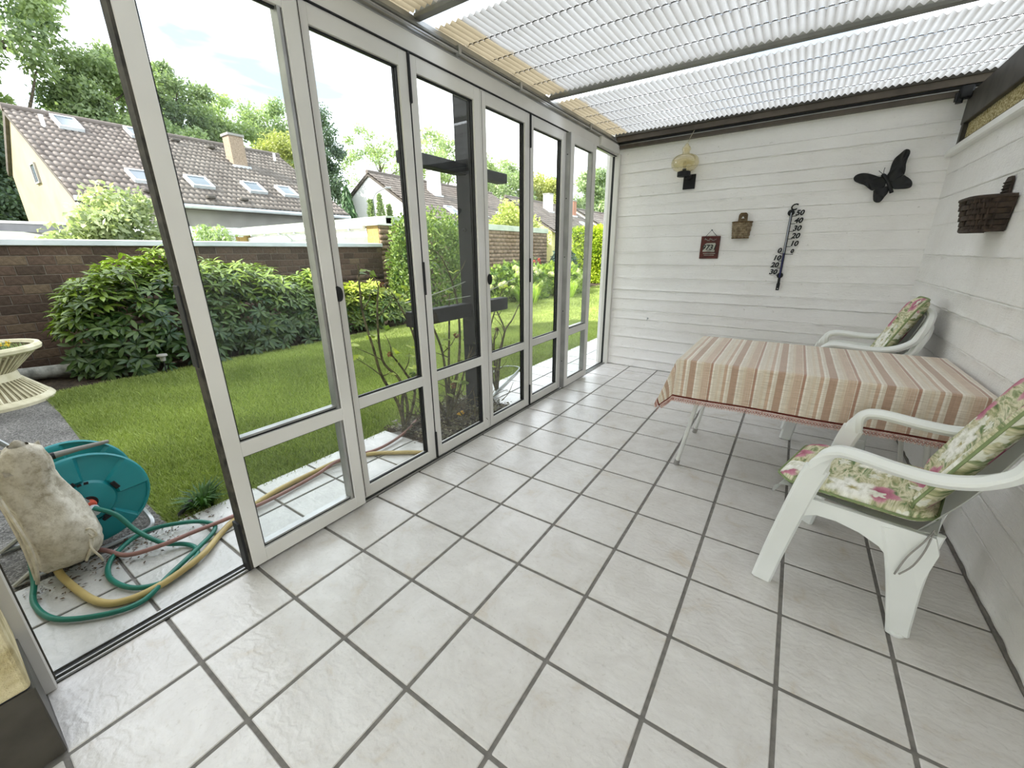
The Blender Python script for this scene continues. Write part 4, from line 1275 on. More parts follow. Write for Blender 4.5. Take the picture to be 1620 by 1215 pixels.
# ================================================================== GARDEN POST AND ROSES
M_DKWOOD = mat_var('dark_stained_wood', '17191B', '26282A', 12, 0.75, bscale=70, bstr=0.4)
po = thing('trellis_post', 'dark stained square garden post with two crossbars in the rose bed', 'post', (-0.75, 2.485, -0.03))
B().box(-0.07, 0.07, -0.075, 0.075, 0, 2.66, 0.006).build('post', M_DKWOOD, po)
B().box(-0.055, 0.045, -0.68, 0.47, 1.945, 2.02, 0.005).build('crossbar', M_DKWOOD, po)
B().box(-0.055, 0.035, -0.72, 0.47, 0.865, 0.975, 0.005).build('crossbar', M_DKWOOD, po)
B().box(0.070, 0.0712, -0.075, 0.075, 2.47, 2.476).build('bare_scratch', M_WHITE, po)
B().lathe([(0, 0), (0.016, 0), (0.016, 0.014), (0, 0.02)], 12, M=Matrix.Translation((0.0, -0.075, 1.55)) @ Matrix.Rotation(PI / 2, 4, 'X')).build('knob', M_BLACK, po)
M_WIRE = mat_var('pale_wire', 'A8ACA4', 'BEC2B8', 5, 0.6)
for pts, lb in (([(-0.72, 1.70, 1.02), (-0.74, 2.05, 1.06), (-0.76, 2.40, 1.12)], 'pale tying string sagging from the post across the third pane'),
                ([(-0.72, 2.12, 1.0), (-0.72, 2.41, 1.005)], 'short taut pale string tied to the dark post'),
                ([(-0.74, 2.57, 1.0), (-0.72, 3.1, 1.11)], 'pale string running right from the post across the fourth pane')):
    props(B().tube(pts, 0.003, 5, smooth_n=5).build('string', M_WIRE), lb, 'string')
ML_ROSE = m_leaf('rose_leaf', '3F5E2A', 'C2CE5A', 0.45)
M_ROSEST = mat_var('rose_stem', '3A3426', '6E6848', 25, 0.8)
M_FADED = m_leaf('faded_rose', '6A4A34', 'A0705A', 0.3)
def rose(label, base, stems, nleaf, seed):
    r = random.Random(seed)
    t = thing('rose_bush', label, 'rose bush', base)
    tips = []
    for pts in stems:
        b = B()
        b.tube([(0, 0, -0.02)] + pts, [0.014, 0.005], 6, smooth_n=5)
        b.build('stem', M_ROSEST, t, smooth=True)
        for q in range(4):
            k = r.randint(0, len(pts) - 1)
            p = Vector(pts[k])
            e = p + Vector((r.uniform(-.12, .12), r.uniform(-.14, .14), r.uniform(0.02, .18)))
            B().tube([tuple(p), tuple((p + e) / 2 + Vector((0.02, 0, 0))), tuple(e)], [0.005, 0.002], 5, smooth_n=3).build('twig', M_ROSEST, t, smooth=True)
            tips.append(e)
        tips.append(Vector(pts[-1]))
    for k in range(nleaf):
        p = r.choice(tips)
        c = np.array([[p.x + r.uniform(-.04, .04), p.y + r.uniform(-.05, .05), p.z + r.uniform(-.05, .04)]])
        V, F = leaves(np.repeat(c, 3, 0), np.array([[r.uniform(-1, 1), r.uniform(-1, 1), r.uniform(-.4, .5)]]) + np.array([[0, 0, 0], [.8, .3, 0], [-.8, .3, 0]]), np.array([[0.4, 0.2, 1.0]] * 3), 0.065, 0.048, 0.12)
        link('leaf', np_mesh('leaf', V, F, ML_ROSE, np.full(len(V), r.random())), t)
    for k in range(2):
        p = r.choice(tips)
        d = rand_dirs(24)
        V, F = leaves(d * 0.006 + np.array([[p.x, p.y, p.z]]), d + rng.normal(size=d.shape) * .3, d, 0.02, 0.018, 0.2)
        link('withered_flower', np_mesh('withered_flower', V, F, M_FADED, np.repeat(rng.random(24), 4)), t)
    return t
rose('bare-legged rose bush before the second pane, beside the hose ends', (-0.93, 1.76, -0.02),
     [[(0.03, -0.06, .25), (0.0, -0.16, .5), (0.02, -0.22, .72), (0.0, -0.26, 1.0), (-.04, -.22, 1.3)], [(0.04, .02, .2), (0.05, -0.04, .45), (0.0, -0.14, .62), (0.05, -0.18, .95), (.02, -.12, 1.15)],
      [(0.05, .1, .3), (0.04, 0.02, .5), (0.06, -0.10, .66)], [(.02, .0, .3), (.1, .12, .5), (.08, .1, .8), (.05, .0, 1.05)]], 26, 1)
rose('many-stemmed rose bush directly behind the third pane', (-0.78, 2.12, -0.02),
     [[(0.02, -.02, .3), (.02, -.04, .6), (.0, -.12, .85), (-.02, -.16, 1.0)], [(0.0, .03, .3), (.03, .02, .55), (.02, .06, .85), (0, .1, 1.05)], [(.05, .08, .2), (.08, .14, .4), (.06, .22, .5)], [(-.04, -.1, .25), (-.06, -.2, .4), (-.02, -.22, .55)],
      [(.03, .14, .5), (.0, .2, .9), (-.02, .16, 1.15), (0, .06, 1.3)], [(.04, .02, .25), (.06, .08, .42)]], 22, 2)
rose('gnarled rose bush with thick forked stem behind the fourth pane', (-0.86, 2.95, -0.02),
     [[(-.02, .03, .3), (.0, .1, .5), (.02, .12, .62), (.0, .05, .78), (-.02, -.05, .95)], [(0.0, .05, .3), (.02, .12, .6), (.05, .22, .72), (.05, .34, .85)], [(.0, -.04, .35), (.02, -.06, .55), (.0, .02, .66)], [(.0, -.08, .2), (.02, -.1, .5), (0, -.08, .7), (0.02, .08, 1.0)]], 14, 3)
# leaf litter and brushwood in the rose bed
M_LIT = m_leaf('dry_leaf', '3A3A2E', '8A8468', 0.1)
n = 900
P = np.stack([rng.uniform(-1.05, -0.45, n), rng.uniform(1.68, 2.66, n), rng.uniform(0.0, 0.035, n)], 1)
V, F = leaves(P, rng.normal(size=(n, 3)) * np.array([1, 1, .25]), rng.normal(size=(n, 3)) * .4 + np.array([0, 0, 1]), rng.uniform(.02, .05, n), rng.uniform(.012, .03, n), .2)
props(link('leaf_litter', np_mesh('leaf_litter', V, F, M_LIT, np.repeat(rng.random(n), 4))), 'dry leaf litter covering the soil of the rose bed', 'leaves', kind='stuff')
bw = B()
for k in range(70):
    x, y = random.uniform(-1.0, -.5), random.uniform(1.75, 2.62)
    a, L_ = random.uniform(0, 6.28), random.uniform(.12, .38)
    z = random.uniform(.02, .05)
    bw.tube([(x, y, z), (x + .5 * L_ * math.cos(a) + random.uniform(-.03, .03), y + .5 * L_ * math.sin(a), z + random.uniform(.0, .12)), (x + L_ * math.cos(a) * .9, y + L_ * math.sin(a), z + random.uniform(-.01, .22))], [.005, .002], 5, smooth_n=3)
props(bw.build('brushwood', M_ROSEST), 'tangle of dry twigs around the feet of the rose bushes', 'twigs', kind='stuff')
M_YPL = mat_var('yellow_plastic', 'E0A81E', 'EDBB38', 4, 0.35)
hc = thing('hose_connector', 'yellow and black hose connector lying in the rose bed', 'connector', (-0.69, 2.18, 0.035))
M_ = Matrix.Rotation(0.9, 4, 'Z') @ Matrix.Rotation(1.1, 4, 'Y')
B().lathe([(0, -.03), (.016, -.03), (.018, -.005), (.018, .02), (.014, .03), (0, .03)], 14, M=M_).build('sleeve', M_YPL, hc, smooth=True)
B().lathe([(.0185, -.002), (.020, -.002), (.020, .008), (.0185, .008)], 14, M=M_).build('grip_ring', M_BLACK, hc, smooth=True)

# ================================================================== PLANTER
M_PLANT = mat_var('cream_concrete_cast', 'C4BC9E', 'DCD5BC', 9, 0.9, bscale=50, bstr=0.4)
pl = thing('planter', 'cream hourglass planter with ribbed sides at the left picture edge', 'planter', (-4.85, -0.02, -0.03))
RT, RW, RBt = 0.46, 0.235, 0.42
M_PLANT_D = mat_var('darker_concrete_between_ribs', '7E765E', '978E74', 9, 0.95, bscale=50, bstr=0.4)  # planter body toned darker than its ribs and rims
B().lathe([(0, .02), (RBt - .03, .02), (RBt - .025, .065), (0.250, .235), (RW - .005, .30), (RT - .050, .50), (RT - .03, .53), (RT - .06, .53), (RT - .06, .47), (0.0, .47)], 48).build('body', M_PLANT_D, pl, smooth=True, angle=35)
B().lathe([(RBt - .04, 0.0), (RBt + .02, 0.0), (RBt + .025, .03), (RBt + .01, .055), (RBt - .02, .07), (RBt - .04, .05)], 48).build('foot_rim', M_PLANT, pl, smooth=True, angle=35)
B().lathe([(RW - .02, .232), (0.262, .235), (RW + .018, .248), (RW + .012, .295), (RW + .004, .308), (RW - .02, .308)], 48).build('waist_band', M_PLANT, pl, smooth=True, angle=35)
B().lathe([(RT - .06, .50), (RT - .035, .495), (RT + .005, .515), (RT + .012, .545), (RT, .568), (RT - .035, .568), (RT - .055, .54)], 48).build('rim', M_PLANT, pl, smooth=True, angle=35)
for k in range(52):
    a = 2 * PI * k / 52; ca, sa = math.cos(a), math.sin(a)
    B().tube([((RBt - .02) * ca, (RBt - .02) * sa, .066), (0.255 * ca, 0.255 * sa, .236)], [0.011, 0.006], 5).build('rib', M_PLANT, pl)
    B().tube([(RW * ca, RW * sa, .31), ((RT - .045) * ca, (RT - .045) * sa, .50)], [0.006, 0.011], 5).build('rib', M_PLANT, pl)
B().lathe([(0, .475), (RT - .058, .475)], 32).build('soil', M_SOIL, pl)
n = 700
a = rng.uniform(0, 2 * PI, n); rr = (RT - .08) * np.sqrt(rng.random(n))
P = np.stack([np.cos(a) * rr, np.sin(a) * rr, np.full(n, .48)], 1)
V, F = leaves(P, rng.normal(size=(n, 3)) * .5 + np.array([0, 0, 1.0]), rng.normal(size=(n, 3)), rng.uniform(.04, .11, n), rng.uniform(.008, .02, n), .1)
o = link('green_growth', np_mesh('green_growth', V, F, ML_MID, np.repeat(rng.random(n), 4)), pl); o['kind'] = 'stuff'
for (x, y, z) in ((.25, .18, .60), (.27, .22, .585), (.22, .24, .61)):
    d = rand_dirs(14)
    V, F = leaves(d * .004 + np.array([[x, y, z]]), d, rand_dirs(14), .022, .014, .1)
    link('yellow_flower', np_mesh('yellow_flower', V, F, m_leaf('yellow_petal', 'E0B030', 'F2D860', .3), np.repeat(rng.random(14), 4)), pl)
    B().tube([(x - .02, y, .47), (x, y, z)], .002, 4).build('flower_stem', M_TWIG, pl)
M_ROCK = mat_var('pale_birch_log', '6A6A66', '9E9E98', 12, 0.9, bscale=30, bstr=0.6, bdist=0.01)
lg = B().tube([(-5.75, .30, .05), (-5.55, .78, .05)], .075, 12).build('log', M_ROCK, None, smooth=True)
props(lg, 'pale grey log lying on the soil behind the planter', 'log')
sl = thing('garden_light', 'small solar garden light half hidden under the rhododendron', 'lamp', (-4.72, 1.35, -0.04))
B().tube([(0, 0, 0), (0, 0, .22)], .008, 6).build('stake', M_BLACK, sl); B().lathe([(0, .25), (.05, .25), (.055, .235), (.05, .225), (.03, .22), (.025, .17), (0, .165)], 16).build('lamp_head', M_GREYR, sl, smooth=True)

# ================================================================== HOSE REEL AND HOSES
M_TEAL = mat_var('teal_plastic', '168088', '219098', 3, 0.35, spec=0.5)
M_STEEL = mat_var('zinc_tube', '9A9C9C', 'B4B6B6', 6, 0.35, 0.7)
M_ORANGE = mat_var('orange_plastic', 'C8503A', 'D4624A', 5, 0.4)
RX0 = -1.15
reel = thing('hose_reel', 'teal hose reel on a bent steel frame, out on the path', 'hose reel', (RX0, -0.005, -0.03))
def disc(x, sgn):
    """a dished flange with six raised sectors, facing sgn*x"""
    R = 0.228
    b = B()
    def fn(u, v):
        a = u * 2 * PI
        r = 0.028 + (R - 0.028) * v
        sec = (a * 4 / PI) % 2.0
        raised = 1.0 if sec < 1.0 else 0.0
        mid = 1.0 if 0.40 < v < 0.97 else 0.0
        h = 0.012 * (1 - v) * 2.4 + 0.016 * raised * mid + (0.010 if v < 0.38 else 0) + (0.012 if v > 0.975 else 0)
        return (x + sgn * h, math.cos(a) * r, 0.265 + math.sin(a) * r)
    b.grid(fn, 96, 22, closed_u=True)
    b.lathe([(R - .006, -.006), (R + .004, -.006), (R + .006, .004), (R, .012), (R - .006, .01)], 48, M=Matrix.Translation((x, 0, .265)) @ Matrix.Rotation(PI / 2 * sgn, 4, 'Y'))
    return b
dn = disc(0.0, 1).build('flange', M_TEAL, reel, smooth=True, angle=25)
disc(-0.26, 1).build('flange', M_TEAL, reel, smooth=True, angle=25)
for k in range(4):
    a = PI / 8 + k * PI / 2
    B().box(-.002, .004, -.022, .022, -.010, .010, .003, M=Matrix.Translation((0.034, math.cos(a) * .112, .265 + math.sin(a) * .112)) @ Matrix.Rotation(a - PI / 2, 4, 'X')).build('slot', M_BLACK, dn)
for a in (PI / 2 - .12, PI / 2 + .12, -.95, -1.2):
    B().box(0, .004, -.008, .008, -.006, .006, M=Matrix.Translation((0.036, math.cos(a) * .10, .265 + math.sin(a) * .10)) @ Matrix.Rotation(a - PI / 2, 4, 'X')).build('moulded_mark', M_BLACK, dn)
B().lathe([(.075, 0), (.075, .26)], 24, M=Matrix.Translation((0, 0, .265)) @ Matrix.Rotation(-PI / 2, 4, 'Y')).build('drum', M_TEAL, reel, smooth=True)
for k in range(5):
    B().lathe([(.10 + .012 * (k % 2), -.012), (.112 + .012 * (k % 2), 0), (.10 + .012 * (k % 2), .012)], 32, M=Matrix.Translation((-.04 - .045 * k, 0, .265)) @ Matrix.Rotation(-PI / 2, 4, 'Y')).build('hose_winding', M_YPL, reel, smooth=True)
B().lathe([(0, .02), (.034, .02), (.036, .035), (.030, .04), (0, .04)], 20, M=Matrix.Translation((0, 0, .265)) @ Matrix.Rotation(PI / 2, 4, 'Y')).build('hub_hole', M_BLACK, reel)
B().lathe([(0, .03), (.020, .03), (.022, .06), (.017, .075), (0, .075)], 16, M=Matrix.Translation((0, .0, .262)) @ Matrix.Rotation(PI / 2, 4, 'Y')).build('swivel', M_ORANGE, reel, smooth=True)
B().lathe([(.0, .07), (.022, .07), (.024, .10), (.018, .105), (0, .105)], 16, M=Matrix.Translation((0, .0, .262)) @ Matrix.Rotation(PI / 2 + .25, 4, 'Y')).build('hose_nut', M_COPING, reel, smooth=True)
B().tube([(.045, -.30, .014), (.045, .10, .014), (.045, .165, .016), (.02, .19, .03), (-.05, .195, .05), (-.28, .195, .05), (-.33, .17, .016), (-.33, -.3, .014)], .0115, 8, smooth_n=5).build('foot_frame', M_STEEL, reel, smooth=True)
B().tube([(.045, -.30, .014), (.045, -.12, .12), (.045, .0, .265)], .0115, 8).build('upright', M_STEEL, reel, smooth=True)
B().tube([(-.33, -.30, .014), (-.33, -.12, .12), (-.33, .0, .265)], .0115, 8).build('upright', M_STEEL, reel, smooth=True)
B().tube([(.06, .0, .265), (.06, -.13, .48), (.06, -.2, .615), (.04, -.215, .63), (-.30, -.215, .63), (-.33, -.2, .615), (-.33, 0, .265)], .0115, 8, smooth_n=3).build('handle', M_STEEL, reel, smooth=True)
# nozzle with its own bit of hose resting in the reel's top
nz = thing('spray_nozzle', 'grey spray nozzle on a yellow hose end lying across the reel', 'nozzle', (-1.27, -.02, .445))
B().tube([(0.02, -.24, -.04), (0.0, -.15, .0), (0.0, -.06, .012)], .013, 8, smooth_n=4).build('hose_end', M_YPL, nz, smooth=True)
B().tube([(0, -.06, .012), (0, -.02, .012)], .018, 10).build('grip_ring', M_BLACK, nz)
B().tube([(0, -.02, .012), (0, .06, .012), (0, .17, .008)], [.016, .009], 10).build('barrel', M_GREYR, nz, smooth=True)

def hose(label, pts, r, mat):
    return props(B().tube(pts, r, 10, smooth_n=8).build('garden_hose', mat, None, smooth=True), label, 'hose')
zg = 0.0
M_GREENH = mat_var('green_hose_rubber', '155E50', '1F7262', 5, 0.4)
M_YELH = mat_var('yellow_hose_rubber', 'A08C58', 'B8A46C', 5, 0.45)
M_PINKH = mat_var('dusky_pink_hose_rubber', '83605A', '99746C', 5, 0.5)
M_GREYH = mat_var('grey_hose_rubber', '8C9290', 'A2A8A5', 5, 0.5)
hose('green garden hose looping over the tiles from the reel hub', [(-1.05, -.005, .23), (-1.00, .05, .18), (-.93, .09, .09), (-.84, .15, .02), (-.78, .21, 0), (-.70, .23, 0), (-.62, .20, 0), (-.56, .08, 0), (-.63, -.02, 0), (-.80, -.06, 0), (-.95, -.01, .005), (-1.03, .13, .018), (-.94, .28, .018), (-.83, .35, .012), (-.75, .33, .01), (-.66, .22, .012), (-.56, .08, .016), (-.51, -.02, .0), (-.545, -.12, 0), (-.68, -.24, 0), (-.86, -.275, 0), (-1.00, -.25, .03), (-1.08, -.23, .12)], .0105, M_GREENH)
hose('thick yellow garden hose curving out from under the cloth bag', [(-1.06, -.17, .12), (-1.0, -.18, .05), (-.91, -.17, .005), (-.67, -.13, 0), (-.57, -.06, 0), (-.54, .06, 0.01), (-.60, .22, .008), (-.71, .34, 0), (-.78, .44, 0), (-.87, .68, 0), (-.89, .97, 0), (-.88, 1.15, .002), (-.79, 1.32, 0), (-.60, 1.47, 0), (-.47, 1.56, 0), (-.43, 1.66, 0.01)], .0145, M_YELH)
hose('dusky pink garden hose running along the terrace to the rose bed', [(-1.10, -.07, .03), (-1.02, -.02, .012), (-.89, .03, .012), (-.81, .14, .03), (-.79, .27, .032), (-.79, .44, .018), (-.81, .68, .002), (-.84, .94, .002), (-.85, 1.13, .024), (-.80, 1.39, .004), (-.83, 1.65, .01), (-.92, 1.9, .03), (-.98, 2.1, .03)], .0105, M_PINKH)
hose('thin grey hose making a loop on the terrace behind the fourth pane', [(-.62, 2.5, .02), (-.80, 2.82, 0), (-.92, 3.19, 0), (-1.04, 3.58, 0), (-1.14, 3.80, -.012), (-1.26, 3.84, -.02), (-1.36, 3.74, -.02), (-1.32, 3.5, -.02), (-1.15, 3.2, -.015)], .0095, M_GREYH)
eg = props(B().tube([(-1.20, .33, -.03), (-1.16, .37, .01), (-1.12, .34, .012), (-1.11, .29, -.02)], .012, 8, smooth_n=5).build('edging_loop', M_BLACK, None, smooth=True), 'short black plastic loop in the grass at the terrace corner', 'edging')

# cloth bag hung over the reel's handle
M_CLOTH = None
tc_ = NT('off_white_cotton')
vv = tc_.coord('Object')
tc_.color(tc_.mix(0.8, tc_.ramp(tc_.noise(vv, 9, 5, .65), [(.3, 'C0B8A8'), (.6, 'DAD4C8')]), tc_.ramp(tc_.noise(vv, 30, 4, .7), [(.3, 'BDB5A6'), (.55, 'FFFFFF')]), 'MULTIPLY'))
tc_.bump(tc_.noise(vv, 130, 4, .7), .5, .004)
M_CLOTH = tc_.set(.95, 0, .1)
bag = thing('cloth_bag', 'off-white cotton drawstring bag hung over the handle of the hose reel', 'bag', (-1.02, -.125, 0.0))
secs = [(.625, -.02, .03, .035), (.60, -.02, .060, .05), (.55, -.025, .075, .07), (.48, -.03, .078, .09), (.40, -.025, .085, .10), (.30, -.010, .098, .11), (.20, .005, .112, .115), (.12, .0, .118, .105), (.07, -.005, .105, .085), (.045, -.01, .08, .06), (.035, -.01, .04, .03)]
zs = [q[0] for q in secs][::-1]
def bag_fn(u, v):
    z = .625 - (.625 - .035) * v
    yc, ry, rx = (np.interp(z, zs, [q[k] for q in secs][::-1]) for k in (1, 2, 3))
    a = u * 2 * PI
    w = 1 + .10 * math.sin(a * 3 + z * 9) * min(1, v * 2.5) * (1 - v * .3) + .16 * mnoise.noise(Vector((math.cos(a) * 1.6, math.sin(a) * 1.6, z * 6))) + .06 * mnoise.noise(Vector((math.cos(a) * 5, math.sin(a) * 5, z * 16)))
    ce, se = math.cos(a), math.sin(a)
    ce = math.copysign(abs(ce) ** .8, ce); se = math.copysign(abs(se) ** .8, se)
    return (rx * w * ce + .015 * math.sin(z * 12), yc + ry * w * se, z)
B().grid(bag_fn, 56, 46, closed_u=True).build('bag_body', M_CLOTH, bag, smooth=True, angle=None)
# turned-over flap on top
def flap_fn(u, v):
    y = -.085 + .125 * u; s = v
    x = .07 - .17 * s; z = .585 + .045 * math.sin(s * PI) - .10 * abs(s - .5) * (1 + .4 * math.sin(u * 7)) + .012 * math.sin(u * 11 + s * 4) - (y + .03) ** 2 * 3.5
    return (x, y, z)
fm = B().grid(flap_fn, 24, 18)
bmesh.ops.solidify(fm.bm, geom=fm.bm.faces[:], thickness=.006)
fm.build('flap', M_CLOTH, bag, smooth=True, angle=None)
M_CORD = mat_var('cotton_cord', 'BDB4A2', 'D6CEBE', 30, .9)
B().tube([(.06, .05, .22), (.105, .06, .19), (.11, .07, .15), (.12, .045, .10), (.10, .03, .06)], .006, 6, smooth_n=4).build('drawstring', M_CORD, bag, smooth=True)
B().tube([(.115, .06, .16), (.135, .055, .12), (.14, .07, .07), (.11, .075, .03)], .0045, 6, smooth_n=4).build('drawstring', M_CORD, bag, smooth=True)
B().tube([(.10, .055, .20), (.125, .075, .21), (.125, .085, .17), (.11, .065, .16)], .005, 6, smooth_n=4).build('drawstring_bow', M_CORD, bag, smooth=True)
B().tube([(.05, -.125, .52), (.10, -.11, .36), (.12, -.10, .22), (.105, -.11, .10), (.06, -.12, .03)], .007, 6, smooth_n=5).build('drawstring', M_CORD, bag, smooth=True)
B().tube([(.06, -.13, .54), (.09, -.12, .38), (.11, -.115, .22), (.08, -.12, .06)], .006, 6, smooth_n=5).build('drawstring', M_CORD, bag, smooth=True)
# dead leaves and dirt by the reel
n = 420
P = np.stack([rng.normal(-1.0, .09, n), rng.normal(0.0, .2, n), rng.uniform(-.014, -.006, n)], 1)
P = P[(P[:, 1] > -.29) & (P[:, 0] < -.80)]; n = len(P)
V, F = leaves(P, rng.normal(size=(n, 3)) * np.array([1, 1, .15]), rng.normal(size=(n, 3)) * .3 + np.array([0, 0, 1]), rng.uniform(.008, .028, n), rng.uniform(.004, .010, n), .2)
props(link('plant_debris', np_mesh('plant_debris', V, F, m_leaf('brown_debris', '2E241A', '6A5640', 0.0), np.repeat(rng.random(n), 4))), 'brown plant debris scattered on the tiles under the hose reel', 'debris', kind='stuff')
# ================================================================== TABLE AND CLOTH
TX0, TX1, TY0, TY1, TZ = 1.015, 2.295, 2.215, 3.010, 0.742
tb = thing('folding_table', 'white folding table with slanting tube legs under the striped cloth', 'table', ((TX0 + TX1) / 2, (TY0 + TY1) / 2, 0))
tcx, tcy = (TX0 + TX1) / 2, (TY0 + TY1) / 2
B().box(TX0 + .006 - tcx, TX1 - .006 - tcx, TY0 + .006 - tcy, TY1 - .006 - tcy, TZ - .03, TZ - .003, .006).build('tabletop', M_PLASTIC, tb)
M_LEG = mat_var('white_lacquered_tube', 'CFCFCB', 'DADAD6', 6, .35)
for (x0, x1) in ((1.05, 1.17), (2.24, 2.12)):
    for y in (2.335, 3.02 - .09):
        lg = B().tube([(x0 - tcx, y - tcy, .012), (x1 - tcx, y - tcy, TZ - .03)], .0125, 10).build('leg', M_LEG, tb, smooth=True)
        B().tube([(x0 - tcx - .002, y - tcy, 0.0), (x0 + .005 - tcx, y - tcy, .035)], .0165, 10).build('foot_cap', M_GREYR, lg, smooth=True)
    B().tube([(x1 - tcx, 2.335 - tcy, .70), (x1 - tcx, 2.93 - tcy, .70)], .011, 8).build('leg_brace', M_LEG, tb, smooth=True)

def m_stripes():
    t = NT('striped_woven_cloth')
    uv = t.new('UVMap')
    sep = t.new('SeparateXYZ'); t.link(uv.outputs[0], sep.inputs[0])
    s, w = sep.outputs[0], sep.outputs[1]
    per = t.math('FRACT', t.math('DIVIDE', t.math('ADD', s, 0.145 + 5 * .215), .215))
    E_, D_, Mi, Lt = 'DFD6C7', 'B08C76', 'CDB4A0', 'F0EBE2'
    stops = [(0, D_), (.14, D_), (.15, Lt), (.19, E_), (.27, 'DACBB6'), (.33, Mi), (.36, 'CDB09A'), (.385, Mi), (.41, 'CDB09A'), (.435, Mi), (.46, 'CDB09A'), (.485, E_), (.505, 'A87660'), (.55, 'A87660'), (.56, Lt), (.60, E_), (.70, 'DCCDB8'), (.76, E_), (.83, 'C6A48C'), (.89, 'C6A48C'), (.90, Lt), (.94, E_)]
    c = t.ramp(per, stops, 'CONSTANT')
    # warp threads and slubs of the weave
    v1 = t.new('CombineXYZ'); t.link(t.math('MULTIPLY', s, 420), v1.inputs[0]); t.link(t.math('MULTIPLY', w, 8), v1.inputs[1])
    v2 = t.new('CombineXYZ'); t.link(t.math('MULTIPLY', s, 14), v2.inputs[0]); t.link(t.math('MULTIPLY', w, 330), v2.inputs[1])
    n1 = t.noise(v1.outputs[0], 1.0, 3, .6); n2 = t.noise(v2.outputs[0], 1.0, 3, .6)
    c = t.mix(.55, c, t.ramp(n2, [(.32, 'A0907C'), (.6, 'FFFFFF')]), 'MULTIPLY')
    c = t.mix(.35, c, t.ramp(n1, [(.3, 'B0A08C'), (.6, 'FFFFFF')]), 'MULTIPLY')
    c = t.mix(.20, c, 'D8CEBE')
    t.color(c)
    t.bump(t.math('ADD', n1, n2), .35, .002)
    t.b.inputs['Sheen Weight'].default_value = .35; t.b.inputs['Sheen Roughness'].default_value = .5
    return t.set(.9, 0, .15)
M_STRIPE = m_stripes()
cloth = thing('tablecloth', 'beige and brown striped tablecloth with red-brown crochet hem', 'tablecloth', (tcx, tcy, TZ))
W_, D__ = (TX1 - TX0) / 2, (TY1 - TY0) / 2
DROP = .225
def cloth_pt(s, t):
    """cloth coordinates (from the centre, in metres) -> position; overhang folds down with soft corners"""
    ox, oy = max(0, abs(s) - W_), max(0, abs(t) - D__)
    sx, sy = (1 if s >= 0 else -1), (1 if t >= 0 else -1)
    x, y, z = s, t, 0.002
    rr = .012
    def bend(o):
        a = min(o / rr, PI / 2)
        out = rr * math.sin(a); down = rr * (1 - math.cos(a)) + max(0, o - rr * PI / 2)
        return out, down
    if ox > 0 and oy == 0:
        out, down = bend(ox)
        fl = .03 * down / DROP * (1 + .5 * math.sin(t * 9)) if sx < 0 else 0
        x = sx * (W_ + out + fl); z -= down
    elif oy > 0 and ox == 0:
        out, down = bend(oy)
        fl = down / DROP * (.008 + .006 * math.sin(s * 11 + 1))
        y = sy * (D__ + out + fl); z -= down
    elif ox > 0 and oy > 0:
        r = math.hypot(ox, oy); a = math.atan2(oy, ox)      # 0: x side, pi/2: y side
        out, down = bend(r * (0.93 + .07 * abs(math.cos(2 * a))))
        k = down / DROP
        bul = .030 * k * math.sin(2 * a) ** 2 + .025 * k * math.sin(a * 4) * math.sin(2 * a)
        if sx > 0: bul *= .2
        x = sx * (W_ + (out + bul * 1.2 + (.03 * k if sx < 0 else 0)) * math.cos(a) ** .6 * 1.0)
        y = sy * (D__ + (out + bul * .6 + .006 * k) * math.sin(a) ** .6)
        z -= down
    z += .0012 * math.sin(s * 23) * math.sin(t * 17) if ox == 0 and oy == 0 else 0
    return Vector((x, y, z))
ss = sorted(set([-W_ - DROP + DROP * k / 12 for k in range(13)] + [W_ + .005 + .0 * k for k in range(1)] + [-W_ + 2 * W_ * k / 60 for k in range(61)] + [W_ + DROP * k / 12 for k in range(13)] + [sg * (W_ + q) for sg in (-1, 1) for q in (.003, .006, .010, .014)]))
tt = sorted(set([-D__ - DROP + DROP * k / 12 for k in range(13)] + [-D__ + 2 * D__ * k / 36 for k in range(37)] + [D__ + DROP * k / 12 for k in range(13)] + [sg * (D__ + q) for sg in (-1, 1) for q in (.003, .006, .010, .014)]))
bm = bmesh.new()
uvl = bm.loops.layers.uv.new('UVMap')
gv = [[bm.verts.new(cloth_pt(s, t)) for s in ss] for t in tt]
for j in range(len(tt) - 1):
    for i in range(len(ss) - 1):
        f = bm.faces.new((gv[j][i], gv[j][i + 1], gv[j + 1][i + 1], gv[j + 1][i]))
        f.smooth = True
        for lp, (a, b) in zip(f.loops, ((i, j), (i + 1, j), (i + 1, j + 1), (i, j + 1))):
            lp[uvl].uv = (ss[a], tt[b])
me = bpy.data.meshes.new('cloth'); bm.to_mesh(me); bm.free(); me.materials.append(M_STRIPE)
link('cloth', me, cloth)
# crochet hem: a red-brown band and rows of little rings
M_HEM = mat_var('red_brown_crochet', '6A2A22', '7E3A30', 40, .9)
M_HEM2 = mat_var('pinkish_crochet', 'BE988C', 'DAC0B4', 60, .9)
LP = .0135
perim = []
L_s, L_t = W_ + DROP, D__ + DROP
for (s0, t0, s1, t1) in ((-L_s, -L_t, L_s, -L_t), (L_s, -L_t, L_s, L_t), (L_s, L_t, -L_s, L_t), (-L_s, L_t, -L_s, -L_t)):
    m = int(math.hypot(s1 - s0, t1 - t0) / LP)
    for k in range(m):
        perim.append((s0 + (s1 - s0) * k / m, t0 + (t1 - t0) * k / m))
def ext(s, t, e):
    return cloth_pt(s + (math.copysign(e, s) if abs(abs(s) - L_s) < 1e-6 else 0), t + (math.copysign(e, t) if abs(abs(t) - L_t) < 1e-6 else 0))
hb = B()
n = len(perim)
ra = [hb.bm.verts.new(ext(s, t, 0) ) for s, t in perim]; rbv = [hb.bm.verts.new(ext(s, t, .010)) for s, t in perim]
for k in range(n):
    hb.bm.faces.new((ra[k], ra[(k + 1) % n], rbv[(k + 1) % n], rbv[k]))
